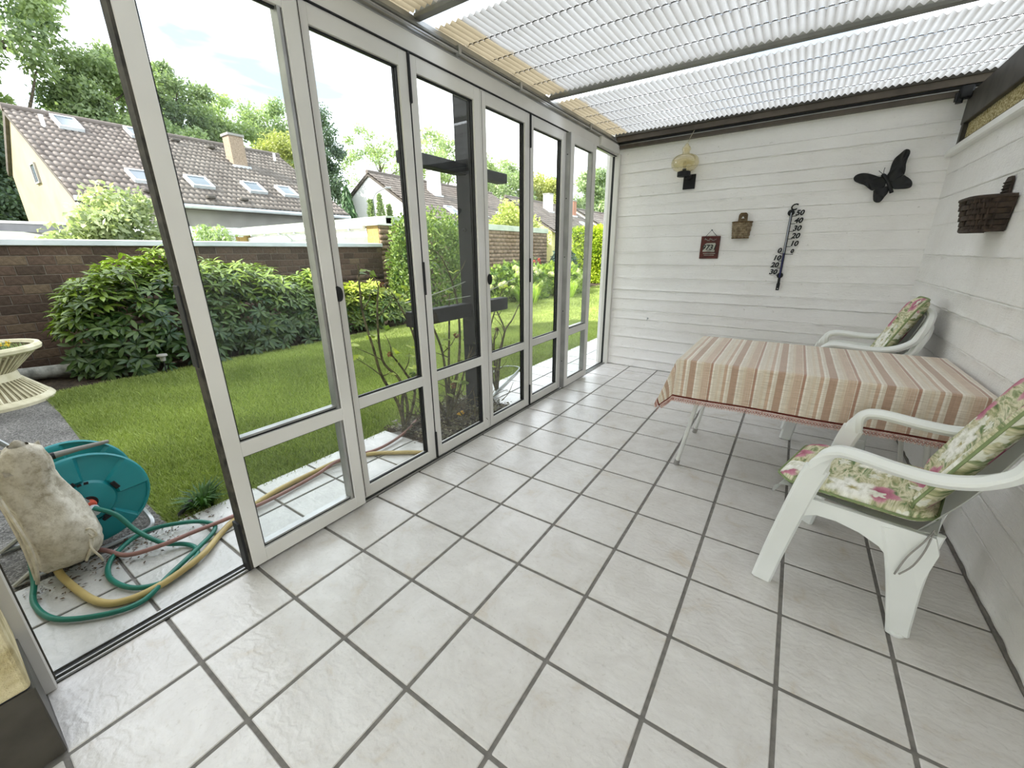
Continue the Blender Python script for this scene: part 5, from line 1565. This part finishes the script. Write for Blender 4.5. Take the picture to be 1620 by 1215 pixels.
bmesh.ops.solidify(hb.bm, geom=hb.bm.faces[:], thickness=.003)
hb.build('hem_band', M_HEM, cloth)
rg = B(); rg2 = B()
for row, (e, bb) in enumerate(((.0165, rg), (.0255, rg2), (.036, rg))):
    for k in range(n):
        s, t = perim[k]
        c = ext(s, t, e); d = ext(s, t, e + .004) - ext(s, t, e - .004); q = ext(*perim[(k + 1) % n], e) - c
        if d.length < 1e-5 or q.length < 1e-5: continue
        d.normalize(); q.normalize()
        R = .0082 if row < 2 else .0058
        nn = 6
        up = d.cross(q).normalized()
        vs = [[bb.bm.verts.new(c + (q * math.cos(2 * PI * i / nn) + d * math.sin(2 * PI * i / nn)) * r_ + up * .0012 * w_) for i in range(nn)] for r_, w_ in ((R, 0), (R * .80, 2.0), (R * .42, 0))]
        for a_, b_ in ((0, 1), (1, 2)):
            for i in range(nn):
                bb.bm.faces.new((vs[a_][i], vs[a_][(i + 1) % nn], vs[b_][(i + 1) % nn], vs[b_][i]))
o = rg.build('crochet_edge', M_HEM2, cloth); o['kind'] = 'stuff'
o = rg2.build('crochet_edge', mat_var('rosy_crochet', 'A07468', 'B88E82', 60, .9), cloth); o['kind'] = 'stuff'

# ================================================================== PLASTIC ARMCHAIRS
def chair_meshes():
    D = {}
    def mirror(me_fn, nm):
        D[nm] = [me_fn(-1), me_fn(1)]
    def front_leg(s):
        p = [(s * .297, .225, 0), (s * .292, .205, .15), (s * .285, .178, .32), (s * .278, .150, .48), (s * .273, .130, .565)]
        pp = catmull(p, 4)
        n = len(pp)
        return B().sweep(pp, lambda i: rrect(.036 + .004 * i / n, .014, .6), wide=(0.25 * s, 1, 0)).mesh('leg', M_PLASTIC, True)
    def rear_leg(s):
        p = [(s * .208, -.155, .415), (s * .212, -.165, .33), (s * .215, -.18, .2), (s * .220, -.205, .0)]
        pp = catmull(p, 4); n = len(pp)
        return B().sweep(pp, lambda i: rrect(.085 - .052 * min(1, i / n * 1.15), .013, .6), wide=(0.35 * s, 1, 0)).mesh('leg', M_PLASTIC, True)
    def arm(s):
        p = [(s * .273, .132, .555), (s * .272, .122, .60), (s * .271, .105, .635), (s * .270, .075, .652), (s * .272, .02, .655), (s * .276, -.08, .648), (s * .276, -.17, .650), (s * .268, -.25, .672), (s * .252, -.315, .715), (s * .232, -.342, .765), (s * .205, -.362, .82), (s * .15, -.375, .862), (s * .08, -.381, .878), (0, -.383, .882)]
        pp = catmull(p, 5)
        n = len(pp)
        def sec(i):
            f = i / n
            a = .026 if f > .12 else .026 + .010 * (1 - f / .12)
            b = .021
            return rrect(a, b, .75)
        def wide(i):
            f = i / n
            if f < .2:
                k = f / .2
                return (s * k + 0.15 * s, (1 - k), 0.0)
            if f < .55: return (s, 0.1, 0)
            return (s * (1 - (f - .55)), 0.9 * (f - .55) * 2, 0.2)
        return B().sweep(pp, sec, wide=wide).mesh('armrest', M_PLASTIC, True)
    def apron(s):
        pts = [(.185, .435), (-.215, .420), (-.235, .36), (-.215, .20), (-.165, .20), (-.135, .275), (-.09, .325), (-.03, .355), (.04, .372), (.10, .372), (.14, .352), (.162, .31), (.195, .31)]
        b = B().prism(pts, 'x', -.012, .012)
        for v in b.bm.verts:
            k = (v.co.y + .21) / .4
            v.co.x += s * (.205 + .075 * k)
        return b.mesh('apron', M_PLASTIC)
    mirror(front_leg, 'front_leg'); mirror(rear_leg, 'rear_leg'); mirror(arm, 'armrest'); mirror(apron, 'apron')
    prof = catmull([(.262, .385), (.258, .412), (.235, .430), (.18, .436), (.05, .428), (-.08, .418), (-.17, .414), (-.215, .425)], 4)
    def seat_fn(u, v):
        p = prof[int(round(v * (len(prof) - 1)))]
        y, z = p.x, p.y
        hw = .262 - .045 * max(0, (.2 - y)) / .4
        x = (u - .5) * 2 * hw
        return (x, y, z - .012 * (1 - (2 * u - 1) ** 2) + (.012 if abs(2 * u - 1) > .95 else 0))
    b = B().grid(seat_fn, 21, len(prof))
    bmesh.ops.solidify(b.bm, geom=b.bm.faces[:], thickness=.008)
    D['seat'] = b.mesh('seat', M_PLASTIC, True, None)
    bp = catmull([(-.205, .41), (-.245, .50), (-.29, .60), (-.322, .70), (-.350, .79), (-.368, .86), (-.374, .875)], 4)
    def back_fn(u, v):
        p = bp[int(round(v * (len(bp) - 1)))]
        y, z = p.x, p.y
        hw = .205 + .03 * math.sin(min(1, v * 1.6) * PI * .6)
        if v > .75: hw *= math.sqrt(max(0.05, 1 - ((v - .75) / .27) ** 2))
        x = (u - .5) * 2 * hw
        return (x, y + .045 * (2 * u - 1) ** 2 * (1 - .3 * v), z)
    b = B().grid(back_fn, 21, len(bp))
    bmesh.ops.solidify(b.bm, geom=b.bm.faces[:], thickness=.008)
    D['backrest'] = b.mesh('backrest', M_PLASTIC, True, None)
    cr = B()
    cr.lathe([(0, 0), (.026, 0), (.026, .008), (.020, .012), (0, .012)], 14, (0, 0, 0))
    D['foot_pad'] = cr.mesh('foot_pad', M_PLASTIC)
    return D
CM = chair_meshes()
def chair(label, loc, rot, group=None):
    t = thing('garden_chair', label, 'chair', loc, rot, group)
    link('seat', CM['seat'], t); link('backrest', CM['backrest'], t)
    for k, s in enumerate((-1, 1)):
        link('leg', CM['front_leg'][k], t)
        r_ = link('leg', CM['rear_leg'][k], t)
        link('foot_pad', CM['foot_pad'], r_, (s * .219, -.20, -0.001))
        link('armrest', CM['armrest'][k], t); link('apron', CM['apron'][k], t)
    return t
C1, A1 = (1.888, 1.737, 0.002), math.radians(74.3)
C2, A2 = (1.882, 3.45, 0.002), math.radians(85.5)
chair('white plastic armchair with a flowered cushion, in front of the table', C1, A1)
chair('lower of the two stacked white plastic armchairs behind the table', C2, A2)
chair('upper of the two stacked white plastic armchairs, carrying a cushion', (C2[0] - .004, C2[1], .077), A2)

def m_floral():
    t = NT('flower_print_fabric')
    uv = t.new('UVMap')
    mp = t.new('Mapping'); t.link(uv.outputs[0], mp.inputs['Vector'])
    base = mp.outputs[0]
    nv = t.new('TexNoise'); nv.inputs['Scale'].default_value = 14; t.link(base, nv.inputs['Vector'])
    wob = t.new('VectorMath', operation='MULTIPLY_ADD')
    t.link(nv.outputs['Color'], wob.inputs[0]); wob.inputs[1].default_value = (.03, .03, 0); t.link(base, wob.inputs[2])
    p = wob.outputs[0]
    def flowers(scale, prob_lo, prob_hi, seed, petals, r0, ra):
        off = t.new('VectorMath', operation='ADD'); t.link(p, off.inputs[0]); off.inputs[1].default_value = (seed, seed * 1.7, 0)
        vo = t.new('TexVoronoi', voronoi_dimensions='2D'); vo.inputs['Scale'].default_value = scale; vo.inputs['Randomness'].default_value = .75
        t.link(off.outputs[0], vo.inputs['Vector'])
        d = t.new('VectorMath', operation='SUBTRACT'); t.link(off.outputs[0], d.inputs[0]); t.link(vo.outputs['Position'], d.inputs[1])
        sp = t.new('SeparateXYZ'); t.link(d.outputs[0], sp.inputs[0])
        ang = t.math('ARCTAN2', sp.outputs[1], sp.outputs[0])
        sc = t.new('SeparateColor'); t.link(vo.outputs['Color'], sc.inputs[0])
        ph = t.math('MULTIPLY_ADD', ang, petals, t.math('MULTIPLY', sc.outputs[1], 6.28))
        th = t.math('MULTIPLY_ADD', t.math('SINE', ph), ra, r0)
        fray = t.math('MULTIPLY_ADD', t.noise(base, 90, 3, .7), .16, -.08)
        th = t.math('ADD', th, fray)
        mr = t.new('MapRange'); mr.interpolation_type = 'SMOOTHSTEP'
        t.link(t.math('SUBTRACT', th, vo.outputs['Distance']), mr.inputs['Value'])
        mr.inputs['From Min'].default_value = -.03; mr.inputs['From Max'].default_value = .06
        inside = mr.outputs['Result']
        pick = t.math('MULTIPLY', t.math('GREATER_THAN', sc.outputs[0], prob_lo), t.math('LESS_THAN', sc.outputs[0], prob_hi))
        return t.math('MULTIPLY', inside, pick), vo.outputs['Distance'], th
    v2 = t.new('Mapping'); v2.inputs['Scale'].default_value = (7, 30, 1); v2.inputs['Rotation'].default_value = (0, 0, .7); t.link(base, v2.inputs['Vector'])
    st = t.noise(v2.outputs[0], 1.0, 4, .6, .8)
    bg = t.ramp(st, [(.25, '33523C'), (.36, '6A8258'), (.44, 'B4B28E'), (.52, 'E0DAC0'), (.60, 'A4AC86'), (.68, '5A7654'), (.78, 'CEC8A4')])
    big = t.noise(base, 5, 3)
    bg = t.mix(t.ramp(big, [(.45, '000000'), (.6, '888888')]), bg, 'C9BF8E')
    pk, dpk, tpk = flowers(5.6, .0, .32, 3.3, 5, .34, .06)
    col = t.mix(pk, bg, t.ramp(dpk, [(.05, 'A2506E'), (.30, 'C88A9A'), (.45, 'D8BABA')]))
    wh, dwh, twh = flowers(4.8, .36, 1.0, 7.9, 7, .36, .07)
    col = t.mix(wh, col, t.ramp(t.math('DIVIDE', dwh, twh), [(.05, 'A89C68'), (.16, 'CFC9AE'), (.32, 'F6F4EE'), (.7, 'F2F0E8'), (1.0, 'D8D6C8')]))
    w2, dw2, tw2 = flowers(14, .66, 1.0, 1.1, 5, .32, .10)
    col = t.mix(w2, col, 'E4E3D6')
    v3 = t.new('Mapping'); v3.inputs['Scale'].default_value = (22, 70, 1); v3.inputs['Rotation'].default_value = (0, 0, .9); t.link(base, v3.inputs['Vector'])
    col = t.mix(.3, col, t.ramp(t.noise(v3.outputs[0], 1.0, 3, .6), [(.35, 'A8A890'), (.55, 'FFFFFF')]), 'MULTIPLY')
    t.color(col)
    t.bump(t.noise(base, 300, 2, .5), .2, .001)
    return t.set(.85, 0, .15)
M_FLOR = m_floral()
M_PIPING = mat_var('green_piping', '76845A', '869468', 20, .8)
def pad_mesh(w, l, th, frame, nx=26, ny=26, r=.06, bend=None):
    """rounded pad; frame(a,b,h)->point, a across, b along, h height"""
    bm = bmesh.new(); uvl = bm.loops.layers.uv.new('UVMap')
    def outline(a, b):
        # squircle the corners
        A, Bq = abs(a), abs(b)
        k = .12 * max(0, A - .75) / .25 * max(0, Bq - .75) / .25
        return a * (1 - k), b * (1 - k)
    V = {}
    for sgn in (1, -1):
        for j in range(ny + 1):
            for i in range(nx + 1):
                a, b = 2 * i / nx - 1, 2 * j / ny - 1
                edge = i in (0, nx) or j in (0, ny)
                if edge and sgn == -1:
                    V[sgn, i, j] = V[1, i, j]; continue
                h = sgn * th / 2 * (max(0, 1 - a ** 6) * max(0, 1 - b ** 6)) ** .45
                h *= 1 - .18 * math.exp(-((a / .08) ** 2 + ((b - .33) / .08) ** 2)) - .18 * math.exp(-((a / .08) ** 2 + ((b + .33) / .08) ** 2))
                aa, bb = outline(a, b)
                V[sgn, i, j] = bm.verts.new(frame(aa * w / 2, bb * l / 2, h))
    for sgn in (1, -1):
        for j in range(ny):
            for i in range(nx):
                q = [(i, j), (i + 1, j), (i + 1, j + 1), (i, j + 1)]
                if sgn == -1: q = q[::-1]
                f = bm.faces.new([V[(sgn,) + c] for c in q]); f.smooth = True
                for lp, c in zip(f.loops, q):
                    lp[uvl].uv = (c[0] / nx * w + (0 if sgn > 0 else .7), c[1] / ny * l)
    me = bpy.data.meshes.new('pad'); bm.to_mesh(me); bm.free()
    rim = []
    for (i0, j0, i1, j1) in ((0, 0, nx, 0), (nx, 0, nx, ny), (nx, ny, 0, ny), (0, ny, 0, 0)):
        m = max(abs(i1 - i0), abs(j1 - j0))
        for k in range(m):
            a, b = 2 * (i0 + (i1 - i0) * k / m) / nx - 1, 2 * (j0 + (j1 - j0) * k / m) / ny - 1
            aa, bb = outline(a, b)
            rim.append(frame(aa * w / 2, bb * l / 2, 0))
    return me, rim
def cushion(label, loc, rot, seat_only_back=False):
    t = thing('seat_cushion', label, 'cushion', loc, rot)
    f1 = lambda a, b, h: (a, .035 + b, .462 + h - .012 * (b / .24) + (.0 if b < .2 else 0))
    me, rim = pad_mesh(.475, .475, .052, f1); me.name = 'seat_pad'; me.materials.append(M_FLOR)
    s = link('seat_pad', me, t)
    B().tube(rim, .005, 6, closed=True).build('piping', M_PIPING, s, smooth=True)
    Bd = Vector((0, -.37, .93)).normalized(); Nd = Vector((0, .93, .37)).normalized()
    def f2(a, b, h):
        p = Vector((0, -.195, .455)) + Bd * (b + .265) + Nd * (h + .035) + Vector((a, .05 * (a / .23) ** 2, 0))
        return tuple(p)
    me, rim = pad_mesh(.45, .53, .056, f2); me.name = 'back_pad'; me.materials.append(M_FLOR)
    s2 = link('back_pad', me, t)
    B().tube(rim, .005, 6, closed=True).build('piping', M_PIPING, s2, smooth=True)
    M_TIE = M_PIPING
    return t
c1 = cushion('flower-print seat and back cushion with green piping on the front armchair', C1, A1)
B().tube([(-.20, -.205, .44), (-.235, -.19, .40), (-.245, -.165, .33), (-.25, -.15, .25)], .003, 5, smooth_n=4).build('tie_ribbon', M_GREYR, c1)
B().tube([(-.20, -.205, .44), (-.24, -.20, .38), (-.25, -.185, .31), (-.255, -.16, .26)], .003, 5, smooth_n=4).build('tie_ribbon', M_GREYR, c1)
cushion('flower-print cushion on the upper stacked armchair by the corner', (C2[0] - .004, C2[1], .077), A2)

# ================================================================== THINGS ON THE FAR WALL
fang = math.atan2(fdir.y, fdir.x)
def on_far(name, label, cat, x, z, off=0.008):
    p = fwp(x, off)
    return thing(name, label, cat, (p.x, p.y, z), fang)
# in such a frame: +x along the wall, -y out into the room
M_IRON = mat_var('black_iron', '0C0C0D', '18181A', 12, .55, .2)
lamp = on_far('wall_lamp', 'amber glass globe wall lamp on a square black iron bracket', 'lamp', .455, 1.94)
B().box(-.058, .058, -.016, 0, .0, .135, .003).build('wall_plate', M_IRON, lamp)
B().box(-.022, .022, -.115, -.014, .085, .125, .004).build('arm', M_IRON, lamp)
B().lathe([(0, .105), (.060, .105), (.062, .11), (.062, .148), (.045, .152), (0, .152)], 24, (-.03, -.125, 0)).build('cup', M_IRON, lamp, smooth=True)
tg = NT('amber_lamp_glass')
tr_ = tg.new('BsdfTransparent'); tr_.inputs['Color'].default_value = lin('FCF6E0')
gl_ = tg.new('BsdfGlossy'); gl_.inputs['Roughness'].default_value = .03
df_ = tg.new('BsdfDiffuse'); df_.inputs['Color'].default_value = lin('F2E4B0')
lw_ = tg.new('LayerWeight'); lw_.inputs[0].default_value = .45
m1 = tg.new('MixShader'); m1.inputs[0].default_value = .07; tg.link(tr_.outputs[0], m1.inputs[1]); tg.link(df_.outputs[0], m1.inputs[2])
m2 = tg.new('MixShader'); tg.link(tg.math('MULTIPLY', lw_.outputs['Facing'], .55), m2.inputs[0]); tg.link(m1.outputs[0], m2.inputs[1]); tg.link(gl_.outputs[0], m2.inputs[2])
tg.link(m2.outputs[0], tg.out.inputs['Surface']); tg.n.remove(tg.b)
B().lathe([(.062, .150), (.095, .165), (.122, .195), (.128, .225), (.120, .258), (.095, .285), (.060, .298), (.035, .304), (.032, .325), (.041, .345), (.036, .362), (.022, .372), (.018, .385), (.008, .396), (0, .398)], 40, (-.03, -.125, 0)).build('glass_globe', tg.m, lamp, smooth=True, angle=None)
B().lathe([(0, .15), (.018, .15), (.018, .175), (0, .178)], 16, (-.03, -.125, 0)).build('bulb_holder', M_IRON, lamp)
B().lathe([(0, .178), (.013, .18), (.020, .21), (.014, .235), (0, .243)], 16, (-.03, -.125, 0)).build('bulb', m_glass('bulb_glass', (.9, .88, .8), .1), lamp, smooth=True)

M_PLAQ = mat_var('dark_red_plaque', '3E1612', '5A241C', 25, .5, bscale=90)
M_SILV = mat_var('tarnished_silver', '8E8C84', 'B8B6AE', 18, .4, .4)
sg = on_far('wall_plaque', 'small dark red plaque with a silver motif hanging from a wire', 'plaque', .728, 1.265)
B().box(-.089, .089, -.014, 0, 0, .218, .003).build('board', M_PLAQ, sg)
B().box(-.084, .084, -.018, -.013, .205, .213).build('upper_edge', M_PLAQ, sg)
B().prism([(-.062, .068), (.050, .066), (.056, .13), (.050, .152), (-.030, .152), (-.052, .138)], 'y', -.018, -.013).build('silver_panel', M_SILV, sg)
o = link('lettering', text_mesh('9731', .070, .0015, .2, .0015), sg, (-.004, -.0195, .108)); o.rotation_euler = (PI / 2, 0, 0)
o.data.materials.append(M_BLACK)
B().tube([(-.055 + k * .0028, -.0155, .182 + .007 * math.sin(k * 1.15) + .006 * math.sin(k * .37) + (.010 if k in (2, 3, 17, 18) else 0)) for k in range(40)], .0016, 4).build('script_flourish', M_SILV, sg)
B().box(-.055, .060, -.016, -.013, .048, .053).build('line', M_SILV, sg); B().box(-.045, .050, -.016, -.013, .032, .036).build('line', M_SILV, sg)
B().tube([(-.05, -.006, .218), (0.0, -.012, .275), (.052, -.006, .218)], .0025, 5).build('hanging_wire', M_BLACK, sg)
B().lathe([(0, 0), (.006, 0), (.006, .012), (0, .014)], 10, M=Matrix.Translation((0, 0, .275)) @ Matrix.Rotation(PI / 2, 4, 'X')).build('nail', M_BLACK, sg)

def wicker_mat(name, a, b):
    return mat_var(name, a, b, 35, .75, bscale=140, bstr=.5)
M_WICK1 = wicker_mat('grey_brown_wicker', '6E5E48', '9A8A70')
M_WICK2 = wicker_mat('dark_brown_wicker', '2A211B', '46382E')
M_WICK1R = wicker_mat('dark_wicker_rim', '4A3824', '66502F')
def wall_basket(t, w0, w1, d0, d1, h, nst, nrow, mat, rimmat, tabs, r_w, flat_front=False):
    """half-round wicker pocket: stakes, weavers going in and out round them, rim, back and hanging tab"""
    def pt(u, v, off=0.0):
        w = w0 + (w1 - w0) * v; d = d0 + (d1 - d0) * v
        a = PI * u
        ca, sa = math.cos(a), math.sin(a)
        if flat_front:
            ca = math.copysign(abs(ca) ** .5, ca); sa = abs(sa) ** .5
        return Vector((-(w / 2 + off) * ca, -(d + off) * sa - .004, h * v))
    for i in range(nst + 1):
        u = i / nst
        B().tube([pt(u, 0), pt(u, .5), pt(u, 1)], r_w * .9, 5).build('stake', mat, t, smooth=True)
    for j in range(nrow):
        v = (j + .5) / nrow
        pts = [pt(k / (nst * 4), v, r_w * 1.3 * math.cos(k / 4 * PI + j * PI)) for k in range(nst * 4 + 1)]
        B().sweep(pts, rrect(h / nrow * .46, r_w * .55, .8), wide=(0, 0, 1)).build('weaver', mat, t, smooth=True)
    B().tube([pt(k / 24, 1.0, r_w * .5) for k in range(25)], r_w * 1.9, 6).build('rim', rimmat, t, smooth=True)
    B().tube([pt(k / 24, 0.02, r_w * .5) for k in range(25)], r_w * 1.6, 6).build('base_rim', rimmat, t, smooth=True)
    B().prism([(-w0 / 2, 0), (w0 / 2, 0), (w1 / 2, h), (-w1 / 2, h)], 'y', -.006, 0).build('back', rimmat, t)
    B().prism([(pt(k / 16, .03).x, pt(k / 16, .03).y) for k in range(17)], 'z', .0, .006).build('bottom', rimmat, t)
    tw0, tw1, th = tabs
    tp = [(-tw0 / 2, h - .004), (tw0 / 2, h - .004), (tw1 / 2, h + th * .82), (tw1 * .3, h + th), (-tw1 * .3, h + th), (-tw1 / 2, h + th * .82)]
    tb_ = B().prism(tp, 'y', -.010, 0).build('hanging_tab', rimmat, t)
    for k in range(5):
        z = h + th * (.15 + .15 * k)
        B().tube([(-tw0 * .48, -.011, z), (0, -.014 - .002 * (k % 2), z), (tw0 * .48, -.011, z)], r_w * .8, 5).build('weaver', mat, tb_, smooth=True)
    return tb_
wb = on_far('wicker_pocket', 'small grey-brown wicker wall basket left of the thermometer', 'basket', .992, 1.455)
tt_ = wall_basket(wb, .140, .168, .055, .075, .148, 13, 7, M_WICK1, M_WICK1R, (.082, .074, .085), .0035)
B().prism([(-.012, .182), (.012, .182), (0, .204)], 'y', -.016, -.010).build('pale_triangle', M_PLASTIC, wb)

th = on_far('wall_thermometer', 'large black outdoor thermometer with cut-out numerals on the white wall', 'thermometer', 1.380, .975, .012)
B().box(-.010, .010, -.012, 0, .03, .70, .002).build('scale_bar', M_IRON, th)
B().tube([(-.001, -.016, .12), (-.001, -.016, .69)], .0045, 8).build('glass_tube', mat_var('thermometer_tube', '9EA2B0', 'B8BCC8', 4, .15), th, smooth=True)
B().tube([(-.001, -.0165, .12), (-.001, -.0165, .34)], .0047, 8).build('liquid_column', mat_var('blue_liquid', '2C2E5C', '3A3C70', 4, .2), th, smooth=True)
for z, r in ((.69, .027), (.138, .026)):
    B().lathe([(0, 0), (r, 0), (r, .008), (r * .8, .012), (0, .012)], 20, M=Matrix.Translation((-.004 if z > .5 else 0, 0, z)) @ Matrix.Rotation(PI / 2, 4, 'X')).build('disc', M_IRON, th, smooth=True)
B().prism([(-.014, .0), (.012, .0), (.014, .06), (.010, .075), (-.008, .075), (-.014, .06)], 'y', -.008, 0).build('bottom_tab', M_IRON, th)
B().lathe([(0, 0), (.004, 0), (.004, .002), (0, .002)], 10, M=Matrix.Translation((0, -.008, .016)) @ Matrix.Rotation(PI / 2, 4, 'X')).build('screw', M_PLASTIC, th)
def numeral(tx, x, z, size):
    o = link('numeral', text_mesh(tx, size, .002, .22, .0022), th, (x, -.006, z)); o.rotation_euler = (PI / 2, 0, 0); o.data.materials.append(M_IRON)
    bm_ = bmesh.new(); bm_.from_mesh(o.data); bm_.to_mesh(o.data); bm_.free()
zR = (.685, .620, .554, .489, .422)
for tx, z in zip(('50', '40', '30', '20', '10'), zR):
    numeral(tx, .062, z, .062)
    B().box(.008, .042, -.008, -.004, z - .027, z - .022).build('scale_mark', M_IRON, th)
numeral('0', .058, .357, .046)
B().box(.008, .07, -.008, -.004, .328, .333).build('scale_mark', M_IRON, th)
for tx, z, x in (('0', .362, -.042), ('10', .296, -.052), ('20', .232, -.060), ('30', .168, -.062)):
    numeral(tx, x, z, .062)
    B().box(-.036, -.008, -.008, -.004, z - .029, z - .024).build('scale_mark', M_IRON, th)
numeral('C', .008, .735, .075)

bf = on_far('butterfly_ornament', 'black metal butterfly ornament on the white far wall', 'ornament', 2.0, 1.85, .02)
M_BFLY = mat_var('black_painted_metal', '08080A', '121316', 10, .5, spec=.4)
def wing(pts, piv, lift):
    pts = [(x - 2.0, z - 1.85) for x, z in pts]
    P3 = catmull([(x, 0, z) for x, z in pts], 3, True)
    b = B()
    n = len(P3)
    cx = sum(p.x for p in P3) / n; cz = sum(p.z for p in P3) / n
    def y(p): return -lift * math.hypot(p.x - piv[0], p.z - piv[1]) - .006
    rings = []
    for k, s in enumerate((1.0, .97, .8, .55, .3)):
        rings.append([b.bm.verts.new((cx + (p.x - cx) * s, y(Vector((cx + (p.x - cx) * s, 0, cz + (p.z - cz) * s))) - (.004 if k else 0) - .004 * math.sin(i * .9) * (k in (2, 3)), cz + (p.z - cz) * s)) for i, p in enumerate(P3)])
    for a, c in zip(rings[:-1], rings[1:]):
        for i in range(n):
            b.bm.faces.new((a[i], a[(i + 1) % n], c[(i + 1) % n], c[i]))
    b.bm.faces.new(rings[-1])
    bk = [b.bm.verts.new((v.co.x, v.co.y + .006, v.co.z)) for v in rings[0]]
    for i in range(n):
        b.bm.faces.new((rings[0][(i + 1) % n], rings[0][i], bk[i], bk[(i + 1) % n]))
    return b
UL = [(1.977,1.904),(1.939,1.900),(1.905,1.916),(1.858,1.934),(1.817,1.939),(1.783,1.928),(1.771,1.906),(1.784,1.881),(1.820,1.861),(1.856,1.845),(1.885,1.819),(1.908,1.803),(1.927,1.806),(1.985,1.829)]
LL = [(1.927,1.806),(1.922,1.783),(1.927,1.750),(1.937,1.720),(1.959,1.707),(1.982,1.712),(1.998,1.744),(2.014,1.780),(2.008,1.827)]
UR = [(1.982,1.898),(1.990,1.934),(1.992,1.979),(2.001,2.023),(2.028,2.055),(2.049,2.078),(2.066,2.080),(2.081,2.070),(2.086,2.047),(2.081,2.013),(2.079,1.978),(2.086,1.937),(2.085,1.906),(2.076,1.898),(2.051,1.878),(2.014,1.854)]
LR = [(2.077,1.896),(2.101,1.887),(2.132,1.861),(2.147,1.833),(2.144,1.806),(2.120,1.797),(2.082,1.798),(2.048,1.801),(2.025,1.821),(2.018,1.854)]
for nm, w_ in (('fore_wing', UL), ('hind_wing', LL), ('fore_wing', UR), ('hind_wing', LR)):
    wing(w_, (0, 0), .12).build(nm, M_BFLY, bf, smooth=True, angle=30)
B().tube([(-.045, -.02, .062), (-.03, -.026, .050), (.0, -.03, .0), (.025, -.028, -.05), (.036, -.024, -.076)], .013, 10, smooth_n=3).build('body', M_BFLY, bf, smooth=True)
B().lathe([(0, -.013), (.010, -.008), (.013, 0), (.010, .008), (0, .013)], 12, (-.043, -.024, .06)).build('head', M_BFLY, bf, smooth=True)
for e in ((-.075, .092), (-.044, .110)):
    a_ = B().tube([(-.042, -.03, .066), ((-.042 + e[0]) / 2 - .003, -.036, (.066 + e[1]) / 2), (e[0], -.04, e[1])], .0022, 5, smooth_n=3)
    a_.lathe([(0, -.004), (.0035, 0), (0, .004)], 6, (e[0], -.04, e[1]))
    a_.build('antenna', M_BFLY, bf)

# nail and hook low on the wall, loose string under the rail
hk = on_far('wall_hook', 'small steel screw hook low on the white far wall', 'hook', .16, .60, .006)
B().tube([(0, 0, 0), (0, -.02, 0), (.004, -.032, -.004), (.004, -.034, -.014), (.0, -.026, -.02)], .0035, 6, smooth_n=3).build('hook', M_STEEL, hk)
B().lathe([(0, 0), (.010, 0), (.008, .004), (0, .005)], 12, M=Matrix.Rotation(PI / 2, 4, 'X')).build('plate', M_STEEL, hk)
p = fwp(.44, .06)
props(B().tube([(p.x + .03, p.y - .03, 2.455), (p.x + .01, p.y - .012, 2.43), (p.x - .005, p.y, 2.41), (p.x - .02, p.y + .01, 2.385), (p.x - .03, p.y + .012, 2.36)], .0025, 5, smooth_n=4).build('loose_string', M_CORD), 'frayed bit of pale string hanging from the brown rail', 'string')

# ================================================================== BASKET ON THE RIGHT WALL
bk = thing('wicker_basket', 'dark brown wicker basket hung on the right-hand white wall', 'basket', (2.328, 3.04, 1.43), -PI / 2)
wall_basket(bk, .27, .33, .110, .140, .160, 16, 6, M_WICK2, M_WICK2, (.105, .09, .10), .005, True)
